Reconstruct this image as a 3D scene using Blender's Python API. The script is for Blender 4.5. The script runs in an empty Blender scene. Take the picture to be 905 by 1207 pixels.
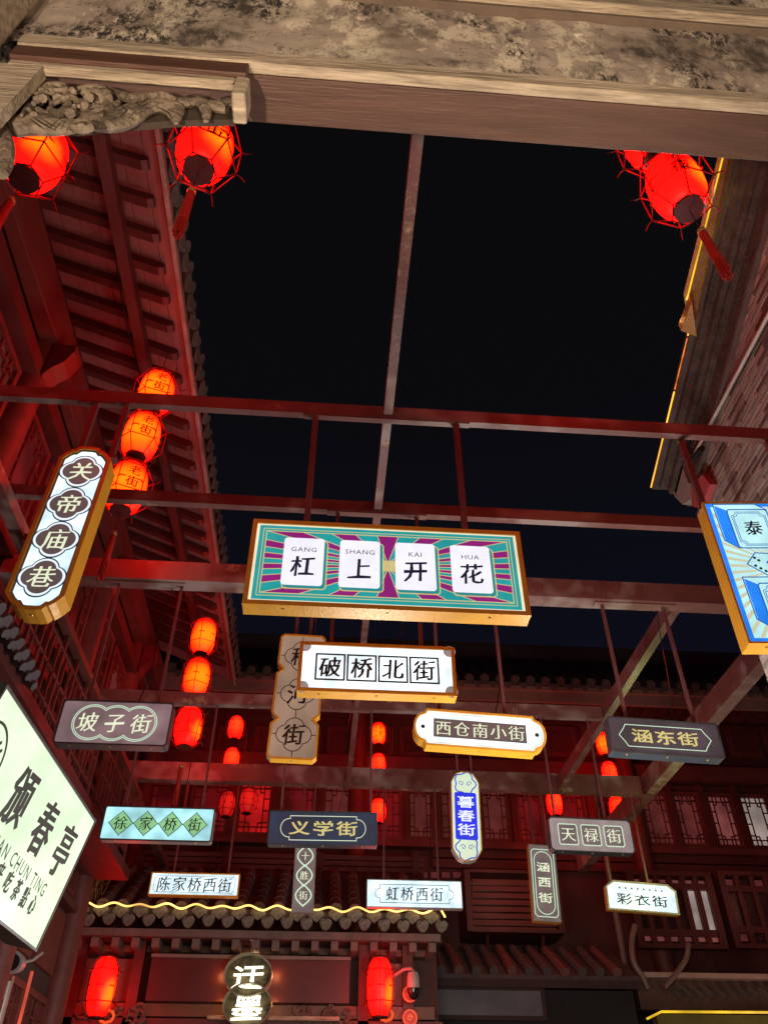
import bpy, math, random
from mathutils import Vector, Matrix
random.seed(7)
scene = bpy.context.scene
COL = scene.collection

# ------------------------------------------------------------------ camera
F_PX, CX, CY = 930.0, 452.5, 603.5          # focal length and centre in photograph pixels
CAM_H = 1.6
_d = Vector((360 - CX, 1400 - CY, F_PX)).normalized()
_x = Vector((17450 - CX, 1415 - CY, F_PX)); _x = (_x - _d * _x.dot(_d)).normalized()
_u = _x.cross(_d)
if _u.y > 0: _u = -_u
cam_data = bpy.data.cameras.new('camera')
cam_data.sensor_fit = 'VERTICAL'; cam_data.sensor_height = 24.0
cam_data.lens = 24.0 * F_PX / 1207.0
cam_data.clip_start = 0.05; cam_data.clip_end = 500
cam = bpy.data.objects.new('camera', cam_data); COL.objects.link(cam)
R = Matrix(((_x[0], -_x[1], -_x[2]), (_d[0], -_d[1], -_d[2]), (_u[0], -_u[1], -_u[2])))
cam.matrix_world = Matrix.Translation((0, 0, CAM_H)) @ R.to_4x4()
scene.camera = cam

def ray(px, py):
    r = Vector((px - CX, py - CY, F_PX))
    return Vector((_x.dot(r), _d.dot(r), _u.dot(r)))
def at(px, py, Y):                           # point of the vertical plane y = Y that lies behind a photo pixel
    r = ray(px, py); r *= Y / r.y; return Vector((r.x, r.y, r.z + CAM_H))
def atX(px, py, X):
    r = ray(px, py); r *= X / r.x; return Vector((r.x, r.y, r.z + CAM_H))
def atZ(px, py, Z):
    r = ray(px, py); r *= (Z - CAM_H) / r.z; return Vector((r.x, r.y, r.z + CAM_H))

# ------------------------------------------------------------------ night sky
world = bpy.data.worlds.new('World'); scene.world = world; world.use_nodes = True
nt = world.node_tree; nt.nodes.clear()
wo = nt.nodes.new('ShaderNodeOutputWorld'); bg = nt.nodes.new('ShaderNodeBackground')
tc = nt.nodes.new('ShaderNodeTexCoord'); sx = nt.nodes.new('ShaderNodeSeparateXYZ')
rp = nt.nodes.new('ShaderNodeValToRGB')
rp.color_ramp.elements[0].position = 0.0; rp.color_ramp.elements[0].color = (.0044, .0046, .0125, 1)
rp.color_ramp.elements[1].position = 1.0; rp.color_ramp.elements[1].color = (.0030, .0029, .0031, 1)
e = rp.color_ramp.elements.new(.50); e.color = (.0038, .0038, .0090, 1)
e = rp.color_ramp.elements.new(.72); e.color = (.0032, .0032, .0045, 1)
nt.links.new(tc.outputs['Generated'], sx.inputs[0]); nt.links.new(sx.outputs['Z'], rp.inputs[0])
nt.links.new(rp.outputs[0], bg.inputs[0]); bg.inputs[1].default_value = 1.0
nt.links.new(bg.outputs[0], wo.inputs[0])

scene.view_settings.view_transform = 'Standard'; scene.view_settings.look = 'None'
scene.view_settings.exposure = 0.0; scene.view_settings.gamma = 1.0
scene.cycles.use_denoising = True
scene.cycles.max_bounces = 5; scene.cycles.sample_clamp_indirect = 4.0

# ------------------------------------------------------------------ lamps of the lane (shop fronts at street level, gateway floodlight) and added fill lights
def lamp(name, loc, power, color, size=.25, target=None, spot=None, blend=.6):
    d = bpy.data.lights.new(name, 'SPOT' if spot else 'POINT')
    d.energy = power; d.color = color; d.shadow_soft_size = size
    if spot: d.spot_size = math.radians(spot); d.spot_blend = blend
    o = bpy.data.objects.new(name, d); COL.objects.link(o); o.location = loc
    if target is not None:
        o.rotation_euler = (Vector(target) - Vector(loc)).to_track_quat('-Z', 'Y').to_euler()
    return o
lamp('gateway_floodlight', (-.85, -.25, 1.15), 400, (1, .78, .56), .05, (-.62, -.25, 4.6), 92, .75)
lamp('gateway_floodlight', (1.15, -.35, 1.15), 270, (1, .78, .56), .05, (.95, -.35, 4.6), 92, .75)
lamp('fill_light_behind', (.6, -2.4, 3.0), 135, (1, .80, .60), .35)  # added fill behind the camera, brightens the sign fronts; no fixture here
lamp('shop_front_lamp', (-1.2, 2.6, 2.2), 16, (1, .86, .80), .3)
lamp('shop_front_lamp', (1.9, 4.9, 2.8), 230, (1, .92, .82), .3)
lamp('shop_front_lamp', (.4, 6.3, 2.2), 125, (.92, .95, .90), .35)
lamp('shop_front_lamp', (-1.9, 8.6, 2.2), 22, (1, .45, .38), .3)
lamp('shop_front_lamp', (4.15, 9.3, 4.5), 26, (.85, 1.0, .32), .12)
lamp('shop_front_lamp', (1.0, 10.6, 3.4), 14, (1, .62, .52), .3)
lamp('eave_fill_light', (3.2, 12.9, 5.6), 18, (1, .22, .17), .3)  # this and the next: added red fill to lift the back eave and facade
lamp('eave_fill_light', (7.6, 12.9, 5.6), 11, (1, .28, .20), .3)
lamp('verge_glow', (2.80, 3.05, 7.75), 1.6, (1, .52, .10), .04)
lamp('verge_glow', (2.86, 3.9, 7.30), .9, (1, .52, .10), .04)
lamp('shop_front_lamp', (7.2, 12.3, 2.6), 34, (1, .70, .50), .3)

# ------------------------------------------------------------------ materials
def s2l(c):
    return tuple(((v / 255) / 12.92 if v <= 10.3 else (((v / 255) + .055) / 1.055) ** 2.4) for v in c)
MATS = {}
def pmat(name, c1, c2=None, scale=6.0, rough=.7, bump=.15, metal=0.0, stretch=(1, 1, 1), contrast=.25, bscale=None):
    if name in MATS: return MATS[name]
    m = bpy.data.materials.new(name); m.use_nodes = True; n = m.node_tree; N = n.nodes; L = n.links
    b = N['Principled BSDF']; b.inputs['Roughness'].default_value = rough; b.inputs['Metallic'].default_value = metal
    t = N.new('ShaderNodeTexCoord'); mp = N.new('ShaderNodeMapping'); mp.inputs['Scale'].default_value = stretch
    L.new(t.outputs['Object'], mp.inputs[0])
    nz = N.new('ShaderNodeTexNoise'); nz.inputs['Scale'].default_value = scale; nz.inputs['Detail'].default_value = 6
    nz.inputs['Roughness'].default_value = .62; L.new(mp.outputs[0], nz.inputs[0])
    cr = N.new('ShaderNodeValToRGB'); cr.color_ramp.elements[0].position = .5 - contrast; cr.color_ramp.elements[1].position = .5 + contrast
    cr.color_ramp.elements[0].color = (*c1, 1); cr.color_ramp.elements[1].color = (*(c2 or tuple(min(1, v * 1.5) for v in c1)), 1)
    L.new(nz.outputs[0], cr.inputs[0]); L.new(cr.outputs[0], b.inputs['Base Color'])
    nb = N.new('ShaderNodeTexNoise'); nb.inputs['Scale'].default_value = bscale or scale * 4; nb.inputs['Detail'].default_value = 5
    L.new(mp.outputs[0], nb.inputs[0])
    bp = N.new('ShaderNodeBump'); bp.inputs['Strength'].default_value = bump; bp.inputs['Distance'].default_value = .02
    L.new(nb.outputs[0], bp.inputs['Height']); L.new(bp.outputs[0], b.inputs['Normal'])
    rr = N.new('ShaderNodeMapRange'); rr.inputs[3].default_value = max(.05, rough - .15); rr.inputs[4].default_value = min(1, rough + .15)
    L.new(nb.outputs[0], rr.inputs[0]); L.new(rr.outputs[0], b.inputs['Roughness'])
    MATS[name] = m; return m
def emat(name, col, strength=1.0, var=.0, scale=3.0, base=.03, col2=None):
    if name in MATS: return MATS[name]
    m = bpy.data.materials.new(name); m.use_nodes = True; N = m.node_tree.nodes; L = m.node_tree.links
    b = N['Principled BSDF']; b.inputs['Base Color'].default_value = (*[min(.8, base + .0 * v) for v in col], 1)
    b.inputs['Roughness'].default_value = .35
    b.inputs['Emission Color'].default_value = (*col, 1); b.inputs['Emission Strength'].default_value = strength
    if var or col2:
        t = N.new('ShaderNodeTexCoord'); nz = N.new('ShaderNodeTexNoise'); nz.inputs['Scale'].default_value = scale
        nz.inputs['Detail'].default_value = 1.5; L.new(t.outputs['Object'], nz.inputs[0])
        if var:
            mr = N.new('ShaderNodeMapRange'); mr.inputs[1].default_value = .3; mr.inputs[2].default_value = .7
            mr.inputs[3].default_value = strength * (1 - var * 1.25); mr.inputs[4].default_value = strength * (1 + var)
            L.new(nz.outputs[0], mr.inputs[0])
            # grime on the acrylic: fine specks and faint streaks
            n2 = N.new('ShaderNodeTexNoise'); n2.inputs['Scale'].default_value = 26; n2.inputs['Detail'].default_value = 8; n2.inputs['Roughness'].default_value = .75; L.new(t.outputs['Object'], n2.inputs[0])
            m2 = N.new('ShaderNodeMapRange'); m2.inputs[1].default_value = .36; m2.inputs[2].default_value = .50; m2.inputs[3].default_value = .93; m2.inputs[4].default_value = 1.0; L.new(n2.outputs[0], m2.inputs[0])
            mu = N.new('ShaderNodeMath'); mu.operation = 'MULTIPLY'; L.new(mr.outputs[0], mu.inputs[0]); L.new(m2.outputs[0], mu.inputs[1]); L.new(mu.outputs[0], b.inputs['Emission Strength'])
        if col2:
            cr = N.new('ShaderNodeValToRGB'); cr.color_ramp.elements[0].position = .35; cr.color_ramp.elements[1].position = .62
            cr.color_ramp.elements[0].color = (*col, 1); cr.color_ramp.elements[1].color = (*col2, 1)
            L.new(nz.outputs[0], cr.inputs[0]); L.new(cr.outputs[0], b.inputs['Emission Color'])
    MATS[name] = m; return m

def steel_mat():
    m = pmat('maroon_steel_paint', (.125, .036, .034), (.20, .082, .076), 3, .42, .10, .0, (1, 1, 1), .2, 40)
    N = m.node_tree.nodes; L = m.node_tree.links; b = N['Principled BSDF']; src = b.inputs['Base Color'].links[0].from_socket
    t = [n for n in N if n.type == 'TEX_COORD'][0]
    def patch(src, scale, p0, p1, col, det=8):
        n = N.new('ShaderNodeTexNoise'); n.inputs['Scale'].default_value = scale; n.inputs['Detail'].default_value = det; n.inputs['Roughness'].default_value = .75; L.new(t.outputs['Object'], n.inputs[0])
        r = N.new('ShaderNodeMapRange'); r.inputs[1].default_value = p0; r.inputs[2].default_value = p1; L.new(n.outputs[0], r.inputs[0])
        x = N.new('ShaderNodeMix'); x.data_type = 'RGBA'; x.inputs[7].default_value = (*col, 1); L.new(r.outputs[0], x.inputs[0]); L.new(src, x.inputs[6]); return x.outputs[2]
    s_ = patch(src, 2.6, .60, .66, (.34, .22, .14)); s_ = patch(s_, 22, .64, .68, (.42, .36, .32)); s_ = patch(s_, 1.1, .52, .62, (.30, .21, .20), 3)
    L.new(s_, b.inputs['Base Color']); return m
steel = steel_mat()
rodm = pmat('rod_paint', (.12, .035, .035), (.18, .06, .06), 8, .45, .05)
gold = pmat('gold_sign_paint', (.66, .29, .022), (.86, .42, .045), 7, .34, .08, .05, (1, 1, 1), .3, 50)
dark_case = pmat('dark_sign_metal', (.05, .045, .05), (.09, .085, .09), 9, .35, .05, .3)
navy_case = pmat('navy_sign_metal', (.035, .045, .06), (.06, .07, .09), 4, .4, .0, .1)
grey_case = pmat('grey_sign_metal', (.30, .30, .29), (.42, .42, .40), 9, .4, .05, .3)
wood_red = pmat('dark_red_wood', (.055, .011, .011), (.12, .026, .024), 3, .5, .2, 0, (1, .35, 1), .3, 30)
wood_red2 = pmat('red_wood_panel', (.085, .016, .015), (.17, .038, .032), 3, .55, .2, 0, (1, 1, 2), .3, 26)
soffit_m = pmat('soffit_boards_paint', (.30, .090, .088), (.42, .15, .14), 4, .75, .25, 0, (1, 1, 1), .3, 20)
rafter_m = pmat('rafter_paint', (.075, .016, .016), (.12, .03, .028), 5, .55, .15)
tile_m = pmat('grey_roof_tile', (.055, .042, .040), (.13, .10, .095), 6, .8, .35, 0, (1, 1, 1), .3, 30)
tile_g = pmat('weathered_tile_end', (.09, .10, .08), (.30, .31, .26), 18, .8, .5, 0, (1, 1, 1), .2, 60)
brick_m = pmat('grey_brick', (.14, .125, .11), (.34, .30, .265), 2.2, .85, .4, 0, (1, 1, 1), .3, 30)
brick_m2 = pmat('dark_brick', (.06, .045, .042), (.14, .10, .09), 5, .85, .4)
mortar_m = pmat('lime_mortar', (.34, .27, .24), (.55, .46, .42), 10, .9, .4)
timber_m = pmat('pale_timber', (.20, .145, .10), (.66, .53, .39), 5, .7, .6, 0, (.9, 9, 9), .22, 16)
beam_m = pmat('brown_crossbeam', (.065, .027, .017), (.125, .055, .036), 4, .5, .3, 0, (.7, 9, 9), .28, 14)
carve_m = pmat('carved_weathered_wood', (.055, .038, .027), (.36, .275, .20), 15, .62, .9, 0, (1, 1, 1), .22, 36)
dark_wall = pmat('dark_plaster', (.035, .020, .020), (.065, .035, .033), 3, .8, .2)
paving_m = pmat('lane_paving', (.09, .085, .08), (.16, .15, .14), 5, .7, .3)
white_metal = pmat('white_housing', (.28, .24, .23), (.38, .33, .32), 5, .4, .03)
black_glass = pmat('dark_dome', (.01, .01, .012), (.02, .02, .02), 5, .1, .0)
cage_m = pmat('lantern_cage_red', (.055, .003, .004), (.10, .008, .008), 20, .4, .05)
disc_m = pmat('lantern_cap_grey', (.38, .37, .39), (.50, .48, .50), 12, .5, .05)
tassel_m = pmat('tassel_silk', (.38, .012, .008), (.55, .03, .02), 20, .6, .3, 0, (8, 8, .5), .3, 40)
brass_m = pmat('brass_cap', (.6, .35, .10), (.75, .5, .2), 20, .3, .05, .6)
ink_m = pmat('ink_print', (.012, .008, .008), (.02, .012, .012), 9, .6, .0)
stonewood = None

def weathered_plaster():
    m = bpy.data.materials.new('weathered_lintel_plaster'); m.use_nodes = True; N = m.node_tree.nodes; L = m.node_tree.links
    b = N['Principled BSDF']; b.inputs['Roughness'].default_value = .9
    t = N.new('ShaderNodeTexCoord')
    def noise(sc, det, st=(1, 1, 1), rg=.6):
        mp = N.new('ShaderNodeMapping'); mp.inputs['Scale'].default_value = (st[0], st[1], st[2] * .45); L.new(t.outputs['Object'], mp.inputs[0])
        n = N.new('ShaderNodeTexNoise'); n.inputs['Scale'].default_value = sc; n.inputs['Detail'].default_value = det
        n.inputs['Roughness'].default_value = rg; L.new(mp.outputs[0], n.inputs[0]); return n.outputs[0]
    def ramp(src, p0, p1):
        r = N.new('ShaderNodeMapRange'); r.inputs[1].default_value = p0; r.inputs[2].default_value = p1; L.new(src, r.inputs[0]); return r.outputs[0]
    def mix(fac, a, bb):
        x = N.new('ShaderNodeMix'); x.data_type = 'RGBA'; L.new(fac, x.inputs[0])
        for i, v in ((6, a), (7, bb)):
            if isinstance(v, tuple): x.inputs[i].default_value = (*v, 1)
            else: L.new(v, x.inputs[i])
        return x.outputs[2]
    def mult(a, bb):
        x = N.new('ShaderNodeMath'); x.operation = 'MULTIPLY'; L.new(a, x.inputs[0]); L.new(bb, x.inputs[1]); return x.outputs[0]
    base = mix(ramp(noise(3.0, 6), .35, .65), (.33, .245, .195), (.54, .43, .345))
    pale = mult(ramp(noise(11, 10, (1, 1, 1), .75), .49, .54), ramp(noise(2.6, 3), .44, .54))
    c = mix(pale, base, (.80, .68, .52))
    big = ramp(noise(3.4, 3, (1, 1, 1.6)), .46, .58)
    speck = ramp(noise(34, 10, (1, 1, 1), .82), .485, .53)
    c = mix(mult(big, speck), c, (.035, .026, .022))
    dk = mult(ramp(noise(1.5, 3, (1, 1, 3.2)), .53, .60), ramp(noise(16, 9, (1, 1, 1), .7), .36, .58))
    c = mix(dk, c, (.085, .062, .048))
    crack = ramp(noise(5.5, 4, (1, 1, 2.5)), .497, .503)
    cr2 = N.new('ShaderNodeMath'); cr2.operation = 'COMPARE'; cr2.inputs[1].default_value = .5; cr2.inputs[2].default_value = .42; L.new(crack, cr2.inputs[0])
    c = mix(cr2.outputs[0], c, (.05, .036, .028))
    L.new(c, b.inputs['Base Color'])
    bp = N.new('ShaderNodeBump'); bp.inputs['Strength'].default_value = .6; bp.inputs['Distance'].default_value = .015
    L.new(noise(40, 10, (1, 1, 1), .78), bp.inputs['Height']); L.new(bp.outputs[0], b.inputs['Normal'])
    return m
plaster_m = weathered_plaster()

def lantern_mat(name, edge, hot, spot, rad, k, soft=.10, core=None):
    """paper shade lit by the bulb inside: the paper glows hottest where the bulb is nearest"""
    m = bpy.data.materials.new(name); m.use_nodes = True; N = m.node_tree.nodes; L = m.node_tree.links
    b = N['Principled BSDF']; b.inputs['Base Color'].default_value = (.25, .01, .01, 1); b.inputs['Roughness'].default_value = .5
    t = N.new('ShaderNodeTexCoord')
    nz = N.new('ShaderNodeTexNoise'); nz.inputs['Scale'].default_value = 7; nz.inputs['Detail'].default_value = 2; L.new(t.outputs['Object'], nz.inputs[0])
    vd = N.new('ShaderNodeVectorMath'); vd.operation = 'DISTANCE'; vd.inputs[1].default_value = spot; L.new(t.outputs['Object'], vd.inputs[0])
    ad = N.new('ShaderNodeMath'); ad.operation = 'MULTIPLY_ADD'; ad.inputs[1].default_value = -.10; L.new(nz.outputs[0], ad.inputs[0]); L.new(vd.outputs['Value'], ad.inputs[2])
    mr = N.new('ShaderNodeMapRange'); mr.inputs[1].default_value = rad - .05 + soft; mr.inputs[2].default_value = rad - .05 - soft
    mr.interpolation_type = 'SMOOTHSTEP'; L.new(ad.outputs[0], mr.inputs[0])
    mx = N.new('ShaderNodeMix'); mx.data_type = 'RGBA'; mx.inputs[6].default_value = (*edge, 1); mx.inputs[7].default_value = (*hot, 1)
    L.new(mr.outputs[0], mx.inputs[0]); L.new(mx.outputs[2], b.inputs['Emission Color'])
    b.inputs['Emission Strength'].default_value = k
    return m
shade_red = lantern_mat('red_lantern_paper', (1, .0006, .0003), (1, .026, .0003), (.075, -.14, -.07), .085, 13, .075)
shade_orange = lantern_mat('orange_lantern_paper', (1, .0008, .0003), (1, .030, .0004), (-.02, -.15, -.04), .158, 11, .12)
shade_dim = lantern_mat('far_lantern_paper', (1, .0012, .0007), (1, .010, .0014), (0, -.15, .02), .15, 8.0, .12)

shade_faint = lantern_mat('weak_lantern_paper', (.42, .004, .004), (.75, .012, .008), (0, -.15, .02), .14, 1.0, .12)
# ------------------------------------------------------------------ mesh builder
class MB:
    def __init__(s): s.v = []; s.f = []; s.cuts = []
    def add(s, vs, fs):
        o = len(s.v); s.v += [tuple(v) for v in vs]; s.f += [tuple(i + o for i in f) for f in fs]; return s
    def box(s, x0, x1, y0, y1, z0, z1):
        return s.add([(x0, y0, z0), (x1, y0, z0), (x1, y1, z0), (x0, y1, z0), (x0, y0, z1), (x1, y0, z1), (x1, y1, z1), (x0, y1, z1)],
                     [(0, 3, 2, 1), (4, 5, 6, 7), (0, 1, 5, 4), (1, 2, 6, 5), (2, 3, 7, 6), (3, 0, 4, 7)])
    def cbox(s, c, d):
        return s.box(c[0] - d[0] / 2, c[0] + d[0] / 2, c[1] - d[1] / 2, c[1] + d[1] / 2, c[2] - d[2] / 2, c[2] + d[2] / 2)
    def bar(s, p, q, w, h, up=(0, 0, 1)):
        p, q = Vector(p), Vector(q); t = (q - p).normalized(); up = Vector(up)
        if abs(t.dot(up)) > .98: up = Vector((0, 1, 0))
        a = t.cross(up).normalized(); b = a.cross(t)
        vs = [e + a * (i * w / 2) + b * (j * h / 2) for e in (p, q) for i, j in ((-1, -1), (1, -1), (1, 1), (-1, 1))]
        return s.add(vs, [(0, 1, 2, 3), (7, 6, 5, 4), (0, 4, 5, 1), (1, 5, 6, 2), (2, 6, 7, 3), (3, 7, 4, 0)])
    def tube(s, pts, rad, n=8, flat=1.0, fa=(0, 1, 0), cap=True):
        pts = [Vector(p) for p in pts]; k = len(pts); rad = rad if isinstance(rad, (list, tuple)) else [rad] * k
        o = len(s.v); prev = None; fa = Vector(fa)
        for i, p in enumerate(pts):
            t = (pts[min(i + 1, k - 1)] - pts[max(i - 1, 0)]).normalized()
            if prev is None:
                a = t.cross(Vector((0, 0, 1)) if abs(t.z) < .9 else Vector((0, 1, 0))).normalized()
            else:
                a = (prev - t * prev.dot(t)).normalized()
            prev = a; b = t.cross(a)
            for j in range(n):
                an = 2 * math.pi * j / n; d = a * math.cos(an) + b * math.sin(an)
                if flat != 1.0: d = d - fa * (d.dot(fa) * (1 - flat))
                s.v.append(tuple(p + d * rad[i]))
        for i in range(k - 1):
            for j in range(n):
                a0 = o + i * n + j; a1 = o + i * n + (j + 1) % n
                s.f.append((a0, a1, a1 + n, a0 + n))
        if cap:
            s.f.append(tuple(o + j for j in range(n))[::-1]); s.f.append(tuple(o + (k - 1) * n + j for j in range(n)))
        return s
    def lathe(s, prof, n=16, c=(0, 0, 0)):
        o = len(s.v)
        for r, z in prof:
            for j in range(n):
                a = 2 * math.pi * j / n; s.v.append((c[0] + r * math.cos(a), c[1] + r * math.sin(a), c[2] + z))
        for i in range(len(prof) - 1):
            for j in range(n):
                a0 = o + i * n + j; a1 = o + i * n + (j + 1) % n; s.f.append((a0, a1, a1 + n, a0 + n))
        s.f.append(tuple(o + j for j in range(n))[::-1]); s.f.append(tuple(o + (len(prof) - 1) * n + j for j in range(n)))
        return s
    def prism(s, poly, y0, y1):               # polygon in x,z (counter-clockwise seen from -y) pushed from y0 (front) to y1
        s.cuts.append((len(s.v), len(s.f)))
        n = len(poly); vs = [(p[0], y0, p[1]) for p in poly] + [(p[0], y1, p[1]) for p in poly]
        fs = [tuple(range(n)), tuple(range(2 * n - 1, n - 1, -1))]
        fs += [(i, i + n, (i + 1) % n + n, (i + 1) % n) for i in range(n)]
        return s.add(vs, fs)
    def prismX(s, poly, x0, x1):              # polygon in y,z pushed along x
        n = len(poly); vs = [(x0, p[0], p[1]) for p in poly] + [(x1, p[0], p[1]) for p in poly]
        return s.add(vs, [tuple(range(n))[::-1], tuple(range(n, 2 * n))] + [(i, (i + 1) % n, (i + 1) % n + n, i + n) for i in range(n)])
    def ribbon(s, poly, w, y0, y1, closed=True):   # a line of width w along a polyline in x,z
        s.cuts.append((len(s.v), len(s.f)))
        a = offset(poly, w / 2, closed); b = offset(poly, -w / 2, closed); n = len(poly)
        vs = [(p[0], y0, p[1]) for p in a] + [(p[0], y0, p[1]) for p in b] + [(p[0], y1, p[1]) for p in a] + [(p[0], y1, p[1]) for p in b]
        fs = []
        for i in range(n if closed else n - 1):
            j = (i + 1) % n
            fs += [(i, j, j + n, i + n), (i + 2 * n, i + 3 * n, j + 3 * n, j + 2 * n), (i, i + 2 * n, j + 2 * n, j), (i + n, j + n, j + 3 * n, i + 3 * n)]
        return s.add(vs, fs)
    def build_pieces(s, name, mat, parent):       # one object for each piece laid down
        cs = s.cuts + [(len(s.v), len(s.f))]; out = []
        for (v0, f0), (v1, f1) in zip(cs, cs[1:]):
            m = MB(); m.v = s.v[v0:v1]; m.f = [tuple(i - v0 for i in f) for f in s.f[f0:f1]]; out.append(m.build(name, mat, parent))
        return out
    def build(s, name, mat, parent=None, smooth=False):
        me = bpy.data.meshes.new(name); me.from_pydata(s.v, [], s.f); me.update()
        if mat: me.materials.append(mat)
        if smooth:
            me.polygons.foreach_set('use_smooth', [True] * len(me.polygons))
            try: me.set_sharp_from_angle(angle=math.radians(40))
            except Exception: pass
        o = bpy.data.objects.new(name, me); COL.objects.link(o)
        if parent: o.parent = parent
        return o

def offset(poly, d, closed=True):             # positive d = outward for a counter-clockwise polygon
    n = len(poly); out = []
    for i in range(n):
        p = Vector(poly[i]).to_2d() if len(poly[i]) > 2 else Vector(poly[i])
        a = Vector(poly[(i - 1) % n]) if (closed or i > 0) else None
        b = Vector(poly[(i + 1) % n]) if (closed or i < n - 1) else None
        t1 = (p - a).normalized() if a is not None else (b - p).normalized()
        t2 = (b - p).normalized() if b is not None else t1
        n1 = Vector((t1.y, -t1.x)); n2 = Vector((t2.y, -t2.x)); m = n1 + n2
        if m.length < 1e-4: m = n1
        m.normalize(); c = max(.35, m.dot(n1))
        q = p + m * (d / c); out.append((q.x, q.y))
    return out

def tag(o, label=None, cat=None, group=None, kind=None):
    if label: o['label'] = label
    if cat: o['category'] = cat
    if group: o['group'] = group
    if kind: o['kind'] = kind
    return o
def empty(name, loc, label=None, cat=None, group=None):
    o = bpy.data.objects.new(name, None); COL.objects.link(o); o.location = loc; o.empty_display_size = .1
    return tag(o, label, cat, group)
def inst(src, name, parent, loc=(0, 0, 0), rot=None, scale=None):
    o = bpy.data.objects.new(name, src.data); COL.objects.link(o); o.parent = parent; o.location = loc
    if rot: o.rotation_euler = rot
    if scale: o.scale = scale
    return o
def meshdata(mb, name, mat, smooth=False):
    me = bpy.data.meshes.new(name); me.from_pydata(mb.v, [], mb.f); me.update(); me.materials.append(mat)
    if smooth: me.polygons.foreach_set('use_smooth', [True] * len(me.polygons))
    return me
def place(me, name, parent, loc=(0, 0, 0), rot=None, scale=None):
    o = bpy.data.objects.new(name, me); COL.objects.link(o); o.parent = parent; o.location = loc
    if rot: o.rotation_euler = rot
    if scale: o.scale = scale
    return o

# ------------------------------------------------------------------ brush-like lettering from the built-in font
_G = {}
def glyph(ch, style):
    key = (ch, style)
    if key in _G: return _G[key]
    cu = bpy.data.curves.new('glyph', 'FONT'); cu.body = ch; cu.resolution_u = 2
    ob = bpy.data.objects.new('glyph', cu); COL.objects.link(ob)
    dg = bpy.context.evaluated_depsgraph_get(); dg.update()
    me = ob.evaluated_get(dg).to_mesh()
    # weld by position
    idx = {}; vs = []; mp = []
    for v in me.vertices:
        k = (round(v.co.x, 4), round(v.co.y, 4))
        if k not in idx: idx[k] = len(vs); vs.append(Vector((v.co.x, v.co.y)))
        mp.append(idx[k])
    fs = []
    for p in me.polygons:
        f = [mp[i] for i in p.vertices]
        f = [a for i, a in enumerate(f) if a != f[i - 1]]
        if len(f) >= 3: fs.append(f)
    ob.evaluated_get(dg).to_mesh_clear()
    bpy.data.objects.remove(ob); bpy.data.curves.remove(cu)
    ar = 0
    cnt = {}
    for k, f in enumerate(fs):
        a = sum(vs[f[i]].x * vs[f[(i + 1) % len(f)]].y - vs[f[(i + 1) % len(f)]].x * vs[f[i]].y for i in range(len(f)))
        if a < 0: fs[k] = f = f[::-1]
        for i in range(len(f)):
            e = (f[i], f[(i + 1) % len(f)]); cnt[e] = 1
    nrm = [Vector((0, 0)) for _ in vs]
    for (a, b) in cnt:
        if (b, a) not in cnt:
            t = (vs[b] - vs[a]); l = t.length
            if l > 1e-6:
                t /= l; n = Vector((t.y, -t.x)); nrm[a] += n; nrm[b] += n
    kv, kh, sh, wob = {'kai': (.016, -.008, .075, .010), 'kaib': (.028, .006, .07, .012), 'li': (.022, .014, .0, .008),
                       'song': (.014, -.018, 0, .0), 'heavy': (.045, .020, .0, .010), 'latin': (.004, -.004, 0, 0), 'neon': (.02, .012, .05, 0)}[style]
    out = []
    for i, p in enumerate(vs):
        n = nrm[i]
        if n.length > 1e-5:
            n = n.normalized(); w = wob * math.sin(p.x * 17 + p.y * 11 + ord(ch) * .7)
            p = Vector((p.x + n.x * (kv + w), p.y + n.y * (kh + w)))
        if style != 'latin':
            x, y = p.x - .5, p.y - .38
            if style in ('kai', 'kaib', 'neon'):
                y2 = y + sh * x; x2 = x + .05 * y; x2 *= .95
                y2 += -.05 * (abs(x) * 2) ** 2 * (1 if y < 0 else -.2)
            elif style == 'li':
                x2 = x * 1.12; y2 = y * .78 - .03 * math.cos(x * 6)
            elif style == 'heavy':
                x2 = x * .92; y2 = y + .09 * x
            else: x2, y2 = x, y
            p = Vector((x2, y2))
        out.append((p.x, p.y))
    _G[key] = (out, [tuple(f) for f in fs]); return _G[key]
def put_text(mb, text, cx, cz, size, y, style='kai', pitch=None, vertical=False, angle=0, t=.0012, sx=1.0):
    n = len(text); pitch = pitch if pitch is not None else size * 1.05
    ca, sa = math.cos(angle), math.sin(angle)
    for i, ch in enumerate(text):
        if ch == ' ': continue
        o = (i - (n - 1) / 2) * pitch; ox, oz = (0, -o) if vertical else (o, 0)
        vs, fs = glyph(ch, style); k = len(vs)
        P = []
        for (a, b) in vs:
            a *= size * sx; b *= size; P.append((cx + ox + a * ca - b * sa, cz + oz + a * sa + b * ca))
        allv = [(p[0], y, p[1]) for p in P] + [(p[0], y + t, p[1]) for p in P]
        ff = []; eds = set()
        for f in fs:
            for q in range(len(f)): eds.add((f[q], f[(q + 1) % len(f)]))
        for f in fs: ff.append(tuple(f)); ff.append(tuple(j + k for j in f[::-1]))
        for (a, b) in eds:
            if (b, a) not in eds: ff.append((b, a, a + k, b + k))
        mb.cuts.append((len(mb.v), len(mb.f))); mb.add(allv, ff)
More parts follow.
